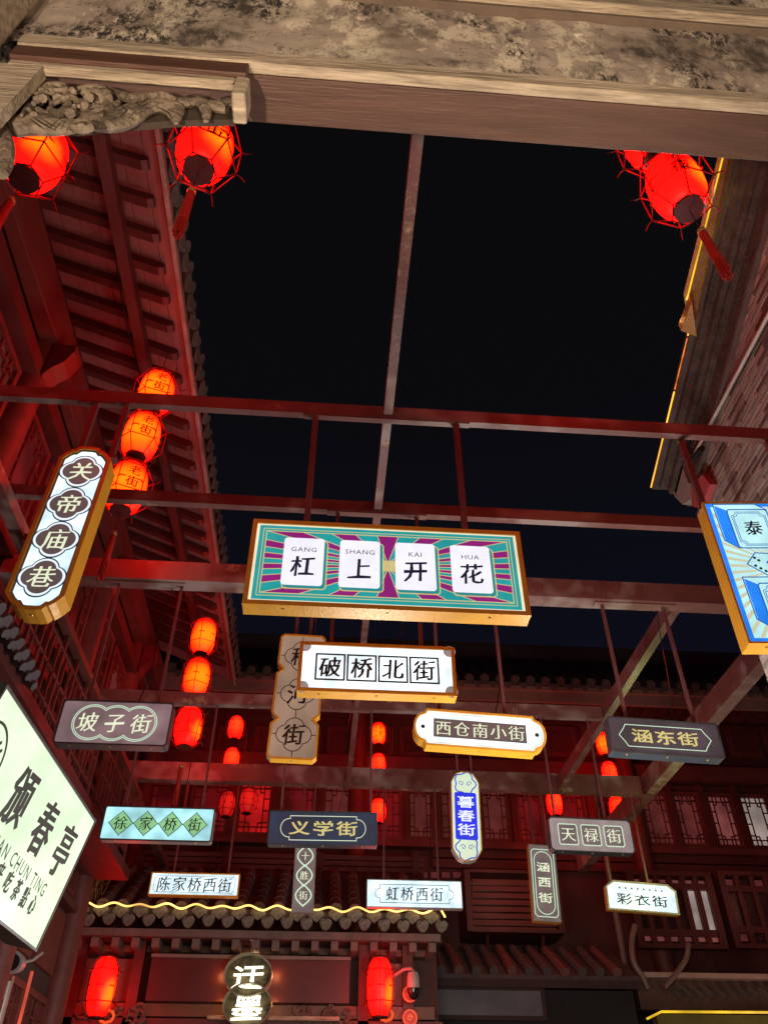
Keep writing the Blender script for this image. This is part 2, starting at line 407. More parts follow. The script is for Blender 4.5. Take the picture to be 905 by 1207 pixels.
def put_latin(mb, text, cx, cz, size, y, t=.001, sx=1.0, spread=1.0, bold=.0):
    cu = bpy.data.curves.new('glyph', 'FONT'); cu.body = text; cu.resolution_u = 2; cu.space_character = spread; cu.offset = bold
    ob = bpy.data.objects.new('glyph', cu); COL.objects.link(ob)
    dg = bpy.context.evaluated_depsgraph_get(); dg.update(); me = ob.evaluated_get(dg).to_mesh()
    vs = [(v.co.x, v.co.y) for v in me.vertices]; x0 = min(v[0] for v in vs); x1 = max(v[0] for v in vs); m = (x0 + x1) / 2
    mb.cuts.append((len(mb.v), len(mb.f)))
    mb.add([(cx + (a - m) * size * sx, y, cz + (b - .35) * size) for a, b in vs], [tuple(p.vertices) for p in me.polygons])
    ob.evaluated_get(dg).to_mesh_clear(); bpy.data.objects.remove(ob); bpy.data.curves.remove(cu)

# ------------------------------------------------------------------ 2D outlines
def rect(w, h, cx=0, cz=0): return [(cx - w / 2, cz - h / 2), (cx + w / 2, cz - h / 2), (cx + w / 2, cz + h / 2), (cx - w / 2, cz + h / 2)]
def rrect(w, h, r, cx=0, cz=0, n=4):
    out = []
    for (sx_, sz_, a0) in ((1, -1, -90), (1, 1, 0), (-1, 1, 90), (-1, -1, 180)):
        for i in range(n + 1):
            a = math.radians(a0 + 90 * i / n)
            out.append((cx + sx_ * (w / 2 - r) + r * math.cos(a), cz + sz_ * (h / 2 - r) + r * math.sin(a)))
    return out
def chamfer(w, h, c, cx=0, cz=0): return rrect(w, h, c, cx, cz, 1)
def notch(w, h, r, cx=0, cz=0, n=4):          # concave quarter-round corners
    out = []
    for (sx_, sz_, a0) in ((1, -1, 180), (1, 1, 270), (-1, 1, 0), (-1, -1, 90)):
        for i in range(n + 1):
            a = math.radians(a0 - 90 * i / n)
            out.append((cx + sx_ * w / 2 + r * math.cos(a), cz + sz_ * h / 2 + r * math.sin(a)))
    return out
def circle(r, cx=0, cz=0, n=20, a0=0, a1=360): return [(cx + r * math.cos(math.radians(a0 + (a1 - a0) * i / n)), cz + r * math.sin(math.radians(a0 + (a1 - a0) * i / n))) for i in range(n if a1 - a0 >= 360 else n + 1)]
def polar(fn, cx=0, cz=0, n=40): return [(cx + fn(a) * math.cos(a), cz + fn(a) * math.sin(a)) for a in [2 * math.pi * i / n for i in range(n)]]
def quatre(r, cx=0, cz=0, sx_=1.0, sharp=.45):           # four-lobed plate: union of four discs
    d = r * sharp; q = r - d; out = []
    for i in range(48):
        a = 2 * math.pi * i / 48; k = (a + math.pi / 4) % (math.pi / 2) - math.pi / 4
        rr = d * math.cos(k) + math.sqrt(max(0, q * q - (d * math.sin(k)) ** 2))
        out.append((cx + rr * math.cos(a) * sx_, cz + rr * math.sin(a)))
    return out
def lobes(n, r, pitch, cx=0, cz=0, m=12):     # chain of circles merged into one outline (horizontal)
    h = math.degrees(math.acos(min(1, pitch / 2 / r))); out = []
    for i in range(n):                         # bottom, left to right
        c = cx + (i - (n - 1) / 2) * pitch
        a0 = 180 + h if i else 90 + 90; a1 = 360 - h if i < n - 1 else 360
        if i == 0: a0 = 180
        out += [(c + r * math.cos(math.radians(a0 + (a1 - a0) * k / m)), cz + r * math.sin(math.radians(a0 + (a1 - a0) * k / m))) for k in range(m + 1)]
    for i in range(n - 1, -1, -1):
        c = cx + (i - (n - 1) / 2) * pitch
        a0 = h if i < n - 1 else 0; a1 = 180 - h if i else 180
        out += [(c + r * math.cos(math.radians(a0 + (a1 - a0) * k / m)), cz + r * math.sin(math.radians(a0 + (a1 - a0) * k / m))) for k in range(m + 1)]
    res = []
    for p in out:
        if not res or (abs(p[0] - res[-1][0]) + abs(p[1] - res[-1][1])) > 1e-4: res.append(p)
    if abs(res[0][0] - res[-1][0]) + abs(res[0][1] - res[-1][1]) < 1e-4: res.pop()
    return res


# ------------------------------------------------------------------ emissive prints
W_ = s2l
face_white = emat('backlit_white', (.84, .95, 1.0), 1.35, .28, 5)
face_white2 = emat('backlit_bluish_white', (.72, .92, 1.0), 1.25, .25, 6)
face_cyan = emat('backlit_cyan', (.40, .80, .86), 1.12, .35, 5)
face_beige = emat('backlit_beige', W_((150, 122, 102)), 1.0, .22, 4)
face_mauve = emat('backlit_mauve', W_((128, 104, 108)), 1.0, .30, 5)
face_mauve2 = emat('backlit_grey_mauve', W_((150, 132, 130)), 1.0, .18, 6)
face_taupe = emat('backlit_taupe', W_((112, 96, 94)), 1.0, .2, 6)
face_plum = emat('dark_plum_face', W_((62, 48, 58)), 1.0, .45, 5)
face_navy = emat('dark_navy_face', W_((22, 42, 66)), 1.0, .35, 5)
face_teal = emat('backlit_teal', W_((18, 158, 160)), 1.0, .08, 7)
face_purple = emat('backlit_purple', W_((142, 28, 118)), 1.0, .08, 7)
face_cream = emat('backlit_cream', W_((250, 236, 200)), 1.0, .08, 7)
face_sand = emat('backlit_sand', W_((205, 185, 130)), .95, .1, 7)
face_tile = emat('backlit_tile_white', W_((240, 238, 250)), 1.1, .04, 7)
face_lime = emat('backlit_pale_lime', W_((226, 252, 212)), 1.12, .13, 3.5)
face_plate = emat('backlit_brown_plate', W_((92, 76, 76)), 1.0, .1, 7)
face_diamond = emat('backlit_soft_green', W_((140, 200, 140)), 1.0, .1, 7)
line_cream = emat('backlit_cream_line', W_((232, 240, 205)), 1.0)
line_green = emat('backlit_mint_line', W_((205, 235, 205)), 1.0)
line_gold = emat('pale_gold_line', W_((225, 205, 130)), .9)
face_blue = emat('backlit_blue', (.0, .02, .85), 1.0, .08)
face_sky = emat('backlit_sky_blue', W_((30, 135, 250)), 1.0, .15, 6)
face_deepblue = emat('backlit_deep_blue', W_((12, 60, 200)), 1.0, .1, 6)
face_ice = emat('backlit_ice', W_((190, 240, 245)), 1.05, .1, 6)
grey_trim = pmat('grey_trim', (.20, .16, .16), (.28, .24, .24), 9, .5, .03)
ink_blue = emat('dark_blue_ink', W_((28, 48, 66)), 1.0)
ink_navy = emat('navy_ink', W_((18, 20, 50)), .8)
ink_teal = emat('teal_shadow', W_((24, 140, 140)), 1.0)
led_gold = emat('gold_led_line', (1.0, .42, .04), 1.9, .25, 4)
led_yellow = emat('yellow_led_line', (.85, .50, .02), 1.2, .3, 3)
led_white = emat('white_neon_letters', (1.0, .93, .62), 2.6)

SIGNS = []
BEAMS = {1: (3.69, 4.0), 2: (4.69, 4.0), 3: (5.78, 4.0), 4: (8.04, 4.0), 5: (10.22, 4.0)}   # centre y, underside above camera
class Sign:
    """A hanging light box: case, raised bezel, luminous face, printed layers, two rods up to the steel frame."""
    def __init__(s, label, x0, x1, y0, y1, beam, thick=.12, roll=0.0, yaw=0.0, dz=0.0):
        cx, cy = (x0 + x1) / 2, (y0 + y1) / 2; thick *= .68; yb = BEAMS[beam][0]; yf = yb - thick / 2
        s.W = (at(x1, cy, yf) - at(x0, cy, yf)).x; s.H = (at(cx, y0, yf) - at(cx, y1, yf)).z
        c = at(cx, cy, yf); s.t = thick; s.beam = beam; s.c = Vector((c.x, yb, c.z))
        s.root = empty('street_sign', s.c, label, 'street sign', 'lit street name signs hanging from the steel frame')
        s.root.rotation_euler = (0, roll, yaw); s.front = -thick / 2; s.layer = 0
        s.roll = roll
    def case(s, outline, mat, bez, bmat=None, proud=.010, back=None):
        s.outline = outline; m = MB(); m.prism(outline, s.front + .004, s.t / 2); m.build('case', mat, s.root)
        m = MB(); m.ribbon(offset(outline, -bez / 2 + .0015), bez, s.front - proud, s.front + .006); m.build('bezel', bmat or mat, s.root)
        s.inner = offset(outline, -bez); return s
    def face(s, mat, poly=None):
        m = MB(); m.prism(poly or offset(s.inner, .0008), s.front - .0005, s.front + .003); m.build('face', mat, s.root); s.y = s.front - .002; return s
    def lay(s, name, mat, fn, joined=False):
        m = MB(); fn(m, s.y)
        if joined: tag(m.build(name, mat, s.root), kind='stuff')
        else: m.build_pieces('character' if name == 'lettering' else name, mat, s.root); s.y -= .0014; return s
    def rods(s, xs, w=.024, top=None, mat=None, yoff=0):
        finish(s)
        zt = BEAMS[s.beam][1] + CAM_H - s.c.z
        for x in xs:
            zb = max([p[1] for p in s.outline if abs(p[0] - x) < s.W * .2] or [s.H / 2]) - .02
            c_ = MB(); c_.box(x - w * 1.1, x + w * 1.1, -w * .9, w * .9, zb - .004, zb + .018); c_.build('rod_foot', mat or rodm, s.root)
            c_ = MB(); c_.lathe([(w * .62, -.022), (w * .74, -.010), (w * .78, .0)], 7, (x - (zt - zb) * math.tan(s.roll), 0, zt - .004)); c_.build('weld_collar', weld_m, s.root)
            q = MB(); q.bar((x, yoff, zb), (x - (zt - zb) * math.tan(s.roll) * 1.0, yoff, zt + .002), w, w, (0, 1, 0)); q.build('hanger_rod', mat or rodm, s.root)
        return s
def px2m(s, px_w, px): return s.W / px_w * px

weld_m = pmat('rusty_weld', (.09, .035, .025), (.24, .14, .09), 30, .8, .6)
def finish(s):
    zb = min(p[1] for p in s.outline); n = 3 if s.W > .6 else 1
    for i in range(n):                          # screws along the underside of the case
        x = 0 if n == 1 else (i - 1) * s.W * .36
        m = MB(); m.lathe([(.006, -.004), (.008, 0), (.008, .003)], 8, (x, s.front * .35, zb - .002)); m.build('screw', brass_m, s.root)
    zt = BEAMS[s.beam][1] + CAM_H - s.c.z; x = s.W * .12; top = max(p[1] for p in s.outline) - .02; k = []
    for i in range(9):
        t = i / 8; k.append((x + .05 * math.sin(t * 5) * (1 - t) + s.W * .12 * t, s.t * .3 + .02 * math.sin(t * 7), top + (zt - top) * t))
    if s.beam == 1: return
    m = MB(); m.tube(k, .0045, 5); m.build('power_cable', black_glass, s.root)
# 1 the big sunburst sign
s = Sign('large teal and purple sunburst sign with four white tiles reading GANG SHANG KAI HUA', 294.5, 619.5, 618.5, 717, 1, .15)
s.case(rect(s.W, s.H), gold, .028)
s.face(face_cream, rect(s.W - .05, s.H - .05))
w, h = s.W - .085, s.H - .075
s.lay('teal_field', face_teal, lambda m, y: m.prism(rect(w, h), y, y + .001))
iw, ih = w - .085, h - .085
def rays(m, y, n=18, half=5.0, W=iw, H=ih, off=90):
    for i in range(n):
        a = off + 360 / n * i; pts = [(0.0, 0.0)]
        k = []
        for q in (-half, -half / 2, 0, half / 2, half):
            t = math.radians(a + q); c_, s_ = math.cos(t), math.sin(t); r = 1 / max(abs(c_), abs(s_)); k.append((r * c_ * W / 2, r * s_ * H / 2))
        m.prism([(0, 0)] + k, y, y + .001)
s.lay('sunburst_rays', face_purple, rays)
def raylines(m, y):
    for i in range(18):
        for q in (-5, 5):
            t = math.radians(90 + 20 * i + q); c_, s_ = math.cos(t), math.sin(t); r = 1 / max(abs(c_), abs(s_))
            m.ribbon([(.02 * c_, .02 * s_), (r * c_ * iw / 2, r * s_ * ih / 2)], .004, y, y + .001, False)
    m.ribbon(rect(iw, ih), .005, y, y + .001); m.ribbon(rect(iw + .035, ih + .035), .004, y, y + .001)
s.lay('cream_lines', line_gold, raylines, True)
s.lay('sun_centre', face_sand, lambda m, y: m.prism(rect(.10, .075), y, y + .001))
tx = [-.512 * s.W / 2 * 1.25, -.168 * s.W / 2 * 1.32, .20 * s.W / 2 * 1.12, .535 * s.W / 2 * 1.19]
tx = [(-.305) * s.W, (-.102) * s.W, (.100) * s.W, (.303) * s.W]
tw, th = .146 * s.W, .56 * s.H
s.lay('tile_outline', line_gold, lambda m, y: [m.ribbon(rrect(tw + .012, th + .006, .022, x + .014, -.014), .006, y, y + .001) for x in tx])
s.lay('tile_shadow', ink_teal, lambda m, y: [m.prism(rrect(tw + .004, th, .022, x + .012, -.012), y, y + .001) for x in tx])
s.lay('white_tile', face_tile, lambda m, y: [m.prism(rrect(tw, th, .02, x, .004), y, y + .001) for x in tx])
def bigtxt(m, y):
    for x, ch, py in zip(tx, '杠上开花', ('GANG', 'SHANG', 'KAI', 'HUA')):
        put_text(m, ch, x, -.030, .150, y, 'kaib'); put_latin(m, py, x, .088, .046, y, sx=1.05, spread=1.12)
s.lay('lettering', ink_navy, bigtxt)
s.rods([-.305 * s.W, .300 * s.W], .036)

# 2 po qiao bei jie
s = Sign('wide bright white sign in a gold frame with four black squared characters 破桥北街', 352.5, 537, 759.5, 817, 2, .14)
s.case(rect(s.W, s.H), gold, .024); s.face(face_white)
cw, ch_ = s.W - .05, s.H - .05
s.lay('corner_ornament', face_mauve2, lambda m, y: [m.prism(circle(.042, sx_ * cw / 2 * .985, sz_ * ch_ / 2 * .96, 16), y, y + .001) for sx_ in (-1, 1) for sz_ in (-1, 1)])
q = .155; xs = [-.27, -.09, .09, .27]; k = s.W / 1.0
s.lay('square_outline', ink_m, lambda m, y: [m.ribbon(rect(.178 * k, .178 * k, x * k * .98 * .745, 0), .012, y, y + .001) for x in (-.375, -.125, .125, .375)] if False else [m.ribbon(rect(.180 * k, .180 * k, x * k, 0), .012, y, y + .001) for x in (-.30, -.10, .10, .30)])
s.lay('lettering', ink_m, lambda m, y: [put_text(m, c, x * k, 0, .150 * k, y, 'kaib') for c, x in zip('破桥北街', (-.30, -.10, .10, .30))])
s.rods([-.30 * s.W, .29 * s.W], .026)

# 3 dao he jie (mostly hidden)
s = Sign('tall beige notched sign edged in gold, half hidden behind the white sign, ending in 街', 323, 379, 745, 891, 3, .11, .02)
w, h = s.W, s.H; c = .03; n_ = .045
pr = [(-w / 2 + c, -h / 2), (w / 2 - c, -h / 2), (w / 2, -h / 2 + c), (w / 2, -.20 * h - n_), (w / 2 - n_, -.20 * h), (w / 2, -.20 * h + n_), (w / 2, .20 * h - n_), (w / 2 - n_, .20 * h), (w / 2, .20 * h + n_), (w / 2, h / 2 - c), (w / 2 - c, h / 2)]
pr = pr + [(-x, z) for x, z in pr[1:-1][::-1]][0:0] + [(-w / 2 + c, h / 2), (-w / 2, h / 2 - c), (-w / 2, .20 * h + n_), (-w / 2 + n_, .20 * h), (-w / 2, .20 * h - n_), (-w / 2, -.20 * h + n_), (-w / 2 + n_, -.20 * h), (-w / 2, -.20 * h - n_), (-w / 2, -h / 2 + c)]
s.case(pr, gold, .016); s.face(face_beige)
zz = [.315 * h, 0, -.315 * h]
def dl(m, y):
    for z in zz:
        m.ribbon(quatre(.36 * w, 0, z), .0065, y, y + .001)
        for sg in (-1, 1): m.ribbon([(sg * .36 * w, z), (sg * (w / 2 - .02), z)], .0065, y, y + .001, False)
    for z0, z1 in ((h / 2 - .02, zz[0] + .36 * w), (zz[0] - .36 * w, zz[1] + .36 * w), (zz[1] - .36 * w, zz[2] + .36 * w), (zz[2] - .36 * w, -h / 2 + .02)):
        m.ribbon([(0, z0), (0, z1)], .0065, y, y + .001, False)
s.lay('border_line', ink_m, dl)
s.lay('lettering', ink_m, lambda m, y: put_text(m, '稻河街', 0, 0, .47 * w, y, 'kaib', .315 * h, True))
s.rods([-.17 * w, .15 * w], .026)

# 4 guan di miao xiang
s = Sign('tall gold cased sign with four dark quatrefoil plates reading 关帝庙巷', 41, 107, 520, 712, 1, .19, .02)
w, h = s.W, s.H
def scal(w, h):
    a = w / 2; pts = [(-a * .78, -h / 2 + .055), (-a * .60, -h / 2 + .030), (-a * .52, -h / 2 + .030), (-a * .40, -h / 2 + .006), (-a * .18, -h / 2), (a * .18, -h / 2), (a * .40, -h / 2 + .006), (a * .52, -h / 2 + .030), (a * .60, -h / 2 + .030), (a * .78, -h / 2 + .055), (a, -h / 2 + .10)]
    return pts + [(x, -z) for x, z in pts[::-1]] + [(-a, h / 2 - .10), (-a, -h / 2 + .10)][0:0] + [(-a, h / 2 - .10), (-a, -h / 2 + .10)]
s.case(scal(w, h), gold, .022, proud=.014); s.face(grey_trim)
s.face(face_white2, offset(s.inner, -.012)); s.y -= .004
g4 = face_white2
m = MB(); m.prism(offset(s.inner, -.012), s.front - .0025, s.front - .001); m.build('light_panel', face_white2, s.root); s.y = s.front - .005
zs = [.333 * h, .114 * h, -.104 * h, -.322 * h]; r_ = .108 * h
s.lay('plate_outline', ink_blue, lambda m, y: [m.prism(quatre(r_ * 1.02, 0, z, 1.0, .42), y, y + .001) for z in zs])
s.lay('plate_border', emat('white_outline', (.85, .95, 1), 1.0), lambda m, y: [m.prism(quatre(r_ * .95, 0, z, 1.0, .42), y, y + .001) for z in zs])
s.lay('quatrefoil_plate', face_plate, lambda m, y: [m.prism(quatre(r_ * .84, 0, z, 1.0, .42), y, y + .001) for z in zs])
s.lay('lettering', line_cream, lambda m, y: [put_text(m, ch, 0, z, .125 * h, y, 'kai') for ch, z in zip('关帝庙巷', zs)])
s.rods([-.10 * w - .05, .10 * w + .09], .034)

# 5 po zi jie
s = Sign('mauve rounded sign in a dark case reading 坡子街 inside a triple cloud outline', 69, 202, 826, 878, 3, .14, .0, .0)
s.case(rrect(s.W, s.H, .03), dark_case, .012); s.face(face_mauve)
k = s.H
s.lay('border_line', line_green, lambda m, y: [m.ribbon(lobes(3, r, .27 * k * 2.08 * .86, 0, 0), .006, y, y + .001) for r in (.40 * k, .365 * k)])
s.lay('lettering', line_cream, lambda m, y: put_text(m, '坡子街', 0, 0, .46 * k, y, 'kai', .56 * k))
s.rods([-.30 * s.W, .34 * s.W], .022)

# 6 han dong jie
s = Sign('dark plum sign reading 涵东街 in gold inside a thin pointed border', 719, 848, 849, 890, 3, .16, .035, 0)
s.case(rrect(s.W, s.H, .02), navy_case, .012, dark_case); s.face(face_plum)
w, h = s.W * .80, s.H * .62
def pointed(w, h):
    c = .05; p = [(w / 2 - c, -h / 2), (w / 2 - c, -h / 2 + .03), (w / 2, 0), (w / 2 - c, h / 2 - .03), (w / 2 - c, h / 2)]
    p = [(w / 2 - c, -h / 2), (w / 2 - c * .6, -h / 2 + .035), (w / 2 + .012, 0), (w / 2 - c * .6, h / 2 - .035), (w / 2 - c, h / 2)]
    return p + [(-x, -z) for x, z in p]
s.lay('border_line', line_green, lambda m, y: m.ribbon(pointed(w, h), .006, y, y + .001))
s.lay('lettering', line_gold, lambda m, y: put_text(m, '涵东街', 0, 0, .155, y, 'li', .185))
s.rods([-.30 * s.W, .33 * s.W], .026)

# 7 xi cang nan xiao jie
s = Sign('white plaque shaped sign in a thick gold case reading 西仓南小街 on a brown strip', 488, 643, 840, 883, 3, .16, .045, 0)
w, h = s.W, s.H; e_ = .075 * w
pl = [(-w / 2 + e_ * 1.25, -h / 2), (w / 2 - e_ * 1.25, -h / 2), (w / 2 - e_ * 1.05, -h / 2 + .03)] + [(w / 2 - e_ + e_ * math.cos(math.radians(a)), (h / 2 - .035) * math.sin(math.radians(a))) for a in range(-70, 71, 14)] + [(w / 2 - e_ * 1.05, h / 2 - .03)]
pl = pl + [(-x, -z) for x, z in pl]
s.case(pl, gold, .018); s.face(face_white)
s.lay('border_line', line_gold, lambda m, y: m.ribbon(offset(s.inner, -.012), .004, y, y + .001))
s.lay('brown_strip', face_plate, lambda m, y: m.prism(rect(w * .70, h * .50), y, y + .001))
s.lay('rivet_dot', ink_m, lambda m, y: [m.prism(circle(.016, sg * w * .43, 0, 14), y, y + .001) for sg in (-1, 1)])
s.lay('lettering', line_cream, lambda m, y: put_text(m, '西仓南小街', 0, 0, .125 * w, y, 'song', .138 * w))
s.rods([-.30 * w, .21 * w], .026)

# 8 xu jia qiao jie
s = Sign('pale cyan sign with four green scalloped diamonds reading 徐家桥街', 121, 252, 951, 991, 4, .14)
s.case(rrect(s.W, s.H, .025), grey_case, .012, dark_case); s.face(face_cyan)
xs = [-.335 * s.W, -.112 * s.W, .112 * s.W, .335 * s.W]; r_ = .112 * s.W
def dia(r, cx): return polar(lambda a: r * (1.0 - .30 * abs(math.sin(2 * a)) ** .55), cx, 0, 48)
s.lay('diamond_outline', ink_blue, lambda m, y: [m.prism(dia(r_ * 1.04, x), y, y + .001) for x in xs])
s.lay('diamond', face_diamond, lambda m, y: [m.prism(dia(r_ * .95, x), y, y + .001) for x in xs])
s.lay('lettering', ink_m, lambda m, y: [put_text(m, c, x, 0, .128 * s.W, y, 'kai') for c, x in zip('徐家桥街', xs)])
s.rods([-.34 * s.W, .37 * s.W], .022)

# 9 yi xue jie
s = Sign('dark navy blue sign reading 义学街 in cream inside a notched border', 317, 445, 956.5, 996, 4, .14, -.01)
s.case(rrect(s.W, s.H, .012), navy_case, .010); s.face(face_navy)
def capsule(w, h, st):
    r = h / 2 - st * 1.0; o = [(w / 2 - .12, -h / 2), (w / 2 - .12, -h / 2 + st)]
    arc = [(w / 2 - .09 - 0 + (r) * math.cos(math.radians(a)) * .9, r * math.sin(math.radians(a))) for a in range(-90, 91, 15)]
    o = [(w / 2 - .10, -h / 2), (w / 2 - .10, -h / 2 + st)] + arc + [(w / 2 - .10, h / 2 - st), (w / 2 - .10, h / 2)]
    return o + [(-x, -z) for x, z in o]
s.lay('border_line', line_cream, lambda m, y: m.ribbon(capsule(s.W * .80, s.H * .72, .028), .006, y, y + .001))
s.lay('lettering', line_gold, lambda m, y: put_text(m, '义学街', 0, 0, .19, y, 'li', .235))
s.rods([-.40 * s.W, .44 * s.W], .022)

# 10 mu chun jie
s = Sign('slim blue and cream vertical sign with cloud ornaments reading 暮春街', 532, 566, 908, 1013, 4, .13, .03)
w, h = s.W, s.H
def lob(w, h):
    p = [(-.30 * w, -h / 2 + .09 * h * .25), (-.12 * w, -h / 2), (.12 * w, -h / 2), (.30 * w, -h / 2 + .022 * h), (.43 * w, -h / 2 + .085 * h), (.5 * w, -h / 2 + .13 * h)]
    return p + [(x, -z) for x, z in p[::-1]] + [(-.43 * w, h / 2 - .085 * h), (-.5 * w, h / 2 - .13 * h), (-.5 * w, -h / 2 + .13 * h), (-.43 * w, -h / 2 + .085 * h)]
_l = [(.12 * w, -h / 2), (.30 * w, -h / 2 + .022 * h), (.43 * w, -h / 2 + .085 * h), (.5 * w, -h / 2 + .13 * h)]
ol = _l + [(x, -z) for x, z in _l[::-1]]; ol = ol + [(-x, -z) for x, z in ol]
s.case(ol, grey_case, .010, brass_m); s.face(emat('backlit_pale_cream', W_((222, 238, 205)), 1.0, .08))
s.lay('blue_panel', face_blue, lambda m, y: m.prism(rrect(w * .76, h * .53, .02, 0, -.01 * h), y, y + .001))
def cloud(sg):
    c = sg * .355 * h; R_ = .385 * w
    return [(x * 1.0, c + z) for x, z in polar(lambda a: R_ * (.92 + .10 * math.cos(5 * a + (0 if sg > 0 else math.pi)) + (.12 if sg * math.sin(a) > .7 else 0)), 0, 0, 48)]
s.lay('cloud_outline', face_deepblue, lambda m, y: [m.ribbon(cloud(sg), .012, y, y + .001) for sg in (-1, 1)])
def curls(m, y):
    for sg in (-1, 1):
        for sx_ in (-1, 1):
            pts = [(sx_ * (.13 * w + .10 * w * (1 - t / 14) * math.cos(t * .62)), sg * .355 * h + .10 * w * (1 - t / 14) * math.sin(t * .62)) for t in range(12)]
            m.ribbon(pts, .006, y, y + .001, False)
s.lay('curl_ornament', face_deepblue, curls)
s.lay('lettering', emat('white_print', (.9, .95, 1), 1.0), lambda m, y: put_text(m, '暮春街', 0, -.01 * h, .54 * w, y, 'li', .155 * h, True))
s.rods([-.22 * w, .28 * w], .020)

# 11 tian lu jie
s = Sign('grey mauve sign in a dark case with three outlined boxes reading 天禄街', 647.5, 745, 964.5, 1004.5, 4, .14, .018)
s.case(chamfer(s.W, s.H, .03), dark_case, .012); s.face(face_mauve2)
xs = [-.275 * s.W, 0, .275 * s.W]
s.lay('box_outline', line_green, lambda m, y: [m.ribbon(rrect(.225 * s.W, .60 * s.H, .02, x, 0), .009, y, y + .001) for x in xs])
s.lay('box_panel', face_taupe, lambda m, y: [m.prism(rrect(.20 * s.W, .55 * s.H, .015, x, 0), y, y + .001) for x in xs])
s.lay('lettering', line_cream, lambda m, y: [put_text(m, c, x, 0, .175 * s.W, y, 'song') for c, x in zip('天禄街', xs)])
s.rods([-.40 * s.W, .22 * s.W], .022)

# 12 shi sheng jie
s = Sign('narrow grey vertical sign with linked leaf outlines reading 十胜街, standing in front of the tiled eave', 346, 371.5, 992, 1075, 5, .10, -.01)
w, h = s.W, s.H
s.case(rect(w, h), grey_trim, .008); s.face(face_taupe)
def chain(m, y):
    for z in (.30 * h, 0.02 * h, -.26 * h):
        L_ = .145 * h; pts = [(.36 * w * math.sin(math.pi * t / 8) , z + L_ - 2 * L_ * t / 8) for t in range(9)]
        pts += [(-x, 2 * z - zz_) for x, zz_ in pts[1:-1]]
        m.ribbon(pts[::-1], .016, y, y + .001)
s.lay('linked_outline', line_green, chain)
s.lay('lettering', line_cream, lambda m, y: put_text(m, '十胜街', 0, .02 * h, .40 * w, y, 'song', .28 * h, True))
s.rods([-.25 * w, .30 * w], .022)

# 13 chen jia qiao xi jie
s = Sign('small pale blue sign with thin gold frame reading 陈家桥西街 above the tiled eave', 177, 282, 1029, 1056, 5, .13)
s.case(rect(s.W, s.H), gold, .014); s.face(face_white2)
s.lay('border_line', ink_blue, lambda m, y: m.ribbon(notch(s.W * .91, s.H * .70, .022), .005, y, y + .001))
s.lay('dotted_line', ink_blue, lambda m, y: [m.prism(rect(.008, .006, -s.W * .44 + i * s.W * .88 / 40, sg * s.H * .405), y, y + .001) for i in range(41) for sg in (-1, 1)], True)
s.lay('lettering', ink_m, lambda m, y: put_text(m, '陈家桥西街', 0, 0, .165 * s.W, y, 'kai', .172 * s.W))
s.rods([-.26 * s.W, .36 * s.W], .022)

# 14 hong qiao xi jie
s = Sign('bright cyan white sign reading 虹桥西街 above the tiled eave beside the gold rope light', 432.5, 544.5, 1037.5, 1070, 5, .14)
s.case(rect(s.W, s.H), grey_case, .008); s.face(face_white2)
s.lay('border_line', ink_blue, lambda m, y: m.ribbon(capsule(s.W * .90, s.H * .66, .05), .007, y, y + .001))
s.lay('lettering', ink_m, lambda m, y: put_text(m, '虹桥西街', 0, 0, .145 * s.W, y, 'kai', .155 * s.W))
s.rods([-.32 * s.W, .26 * s.W], .022)

# 15 han xi jie
s = Sign('vertical taupe sign with a gold side and oval double border reading 涵西街', 625.5, 657, 995, 1085, 5, .14, .045)
w, h = s.W, s.H
s.case(rect(w, h), gold, .007, grey_trim); s.face(face_taupe)
s.lay('border_line', line_green, lambda m, y: [m.ribbon(chamfer(w * .84, h * .88, .03), .009, y, y + .001), m.ribbon(rrect(w * .66, h * .82, w * .328, 0, 0, 8), .009, y, y + .001)])
s.lay('lettering', line_cream, lambda m, y: put_text(m, '涵西街', 0, 0, .46 * w, y, 'li', .20 * h, True))
s.rods([-.25 * w, .25 * w], .022)

# 16 cai yi jie
s = Sign('small white sign with cut upper corners and a row of stars reading 彩衣街', 715, 797, 1040, 1075, 5, .13, .055)
w, h = s.W, s.H
co = [(-w / 2, -h / 2), (w / 2, -h / 2), (w / 2, h / 2 - .07), (w / 2 - .10, h / 2), (-w / 2 + .10, h / 2), (-w / 2, h / 2 - .07)]
s.case(co, gold, .020, timber_m); s.face(face_white2)
def stars(m, y):
    for i in range(8):
        put_text(m, '★', -.30 * w + i * .6 * w / 7, .27 * h, .045, y, 'song')
s.lay('printed_star', ink_m, stars)
s.lay('lettering', ink_m, lambda m, y: put_text(m, '彩衣街', 0, -.10 * h, .20 * w, y, 'li', .25 * w))
s.rods([-.40 * w, .14 * w], .022)

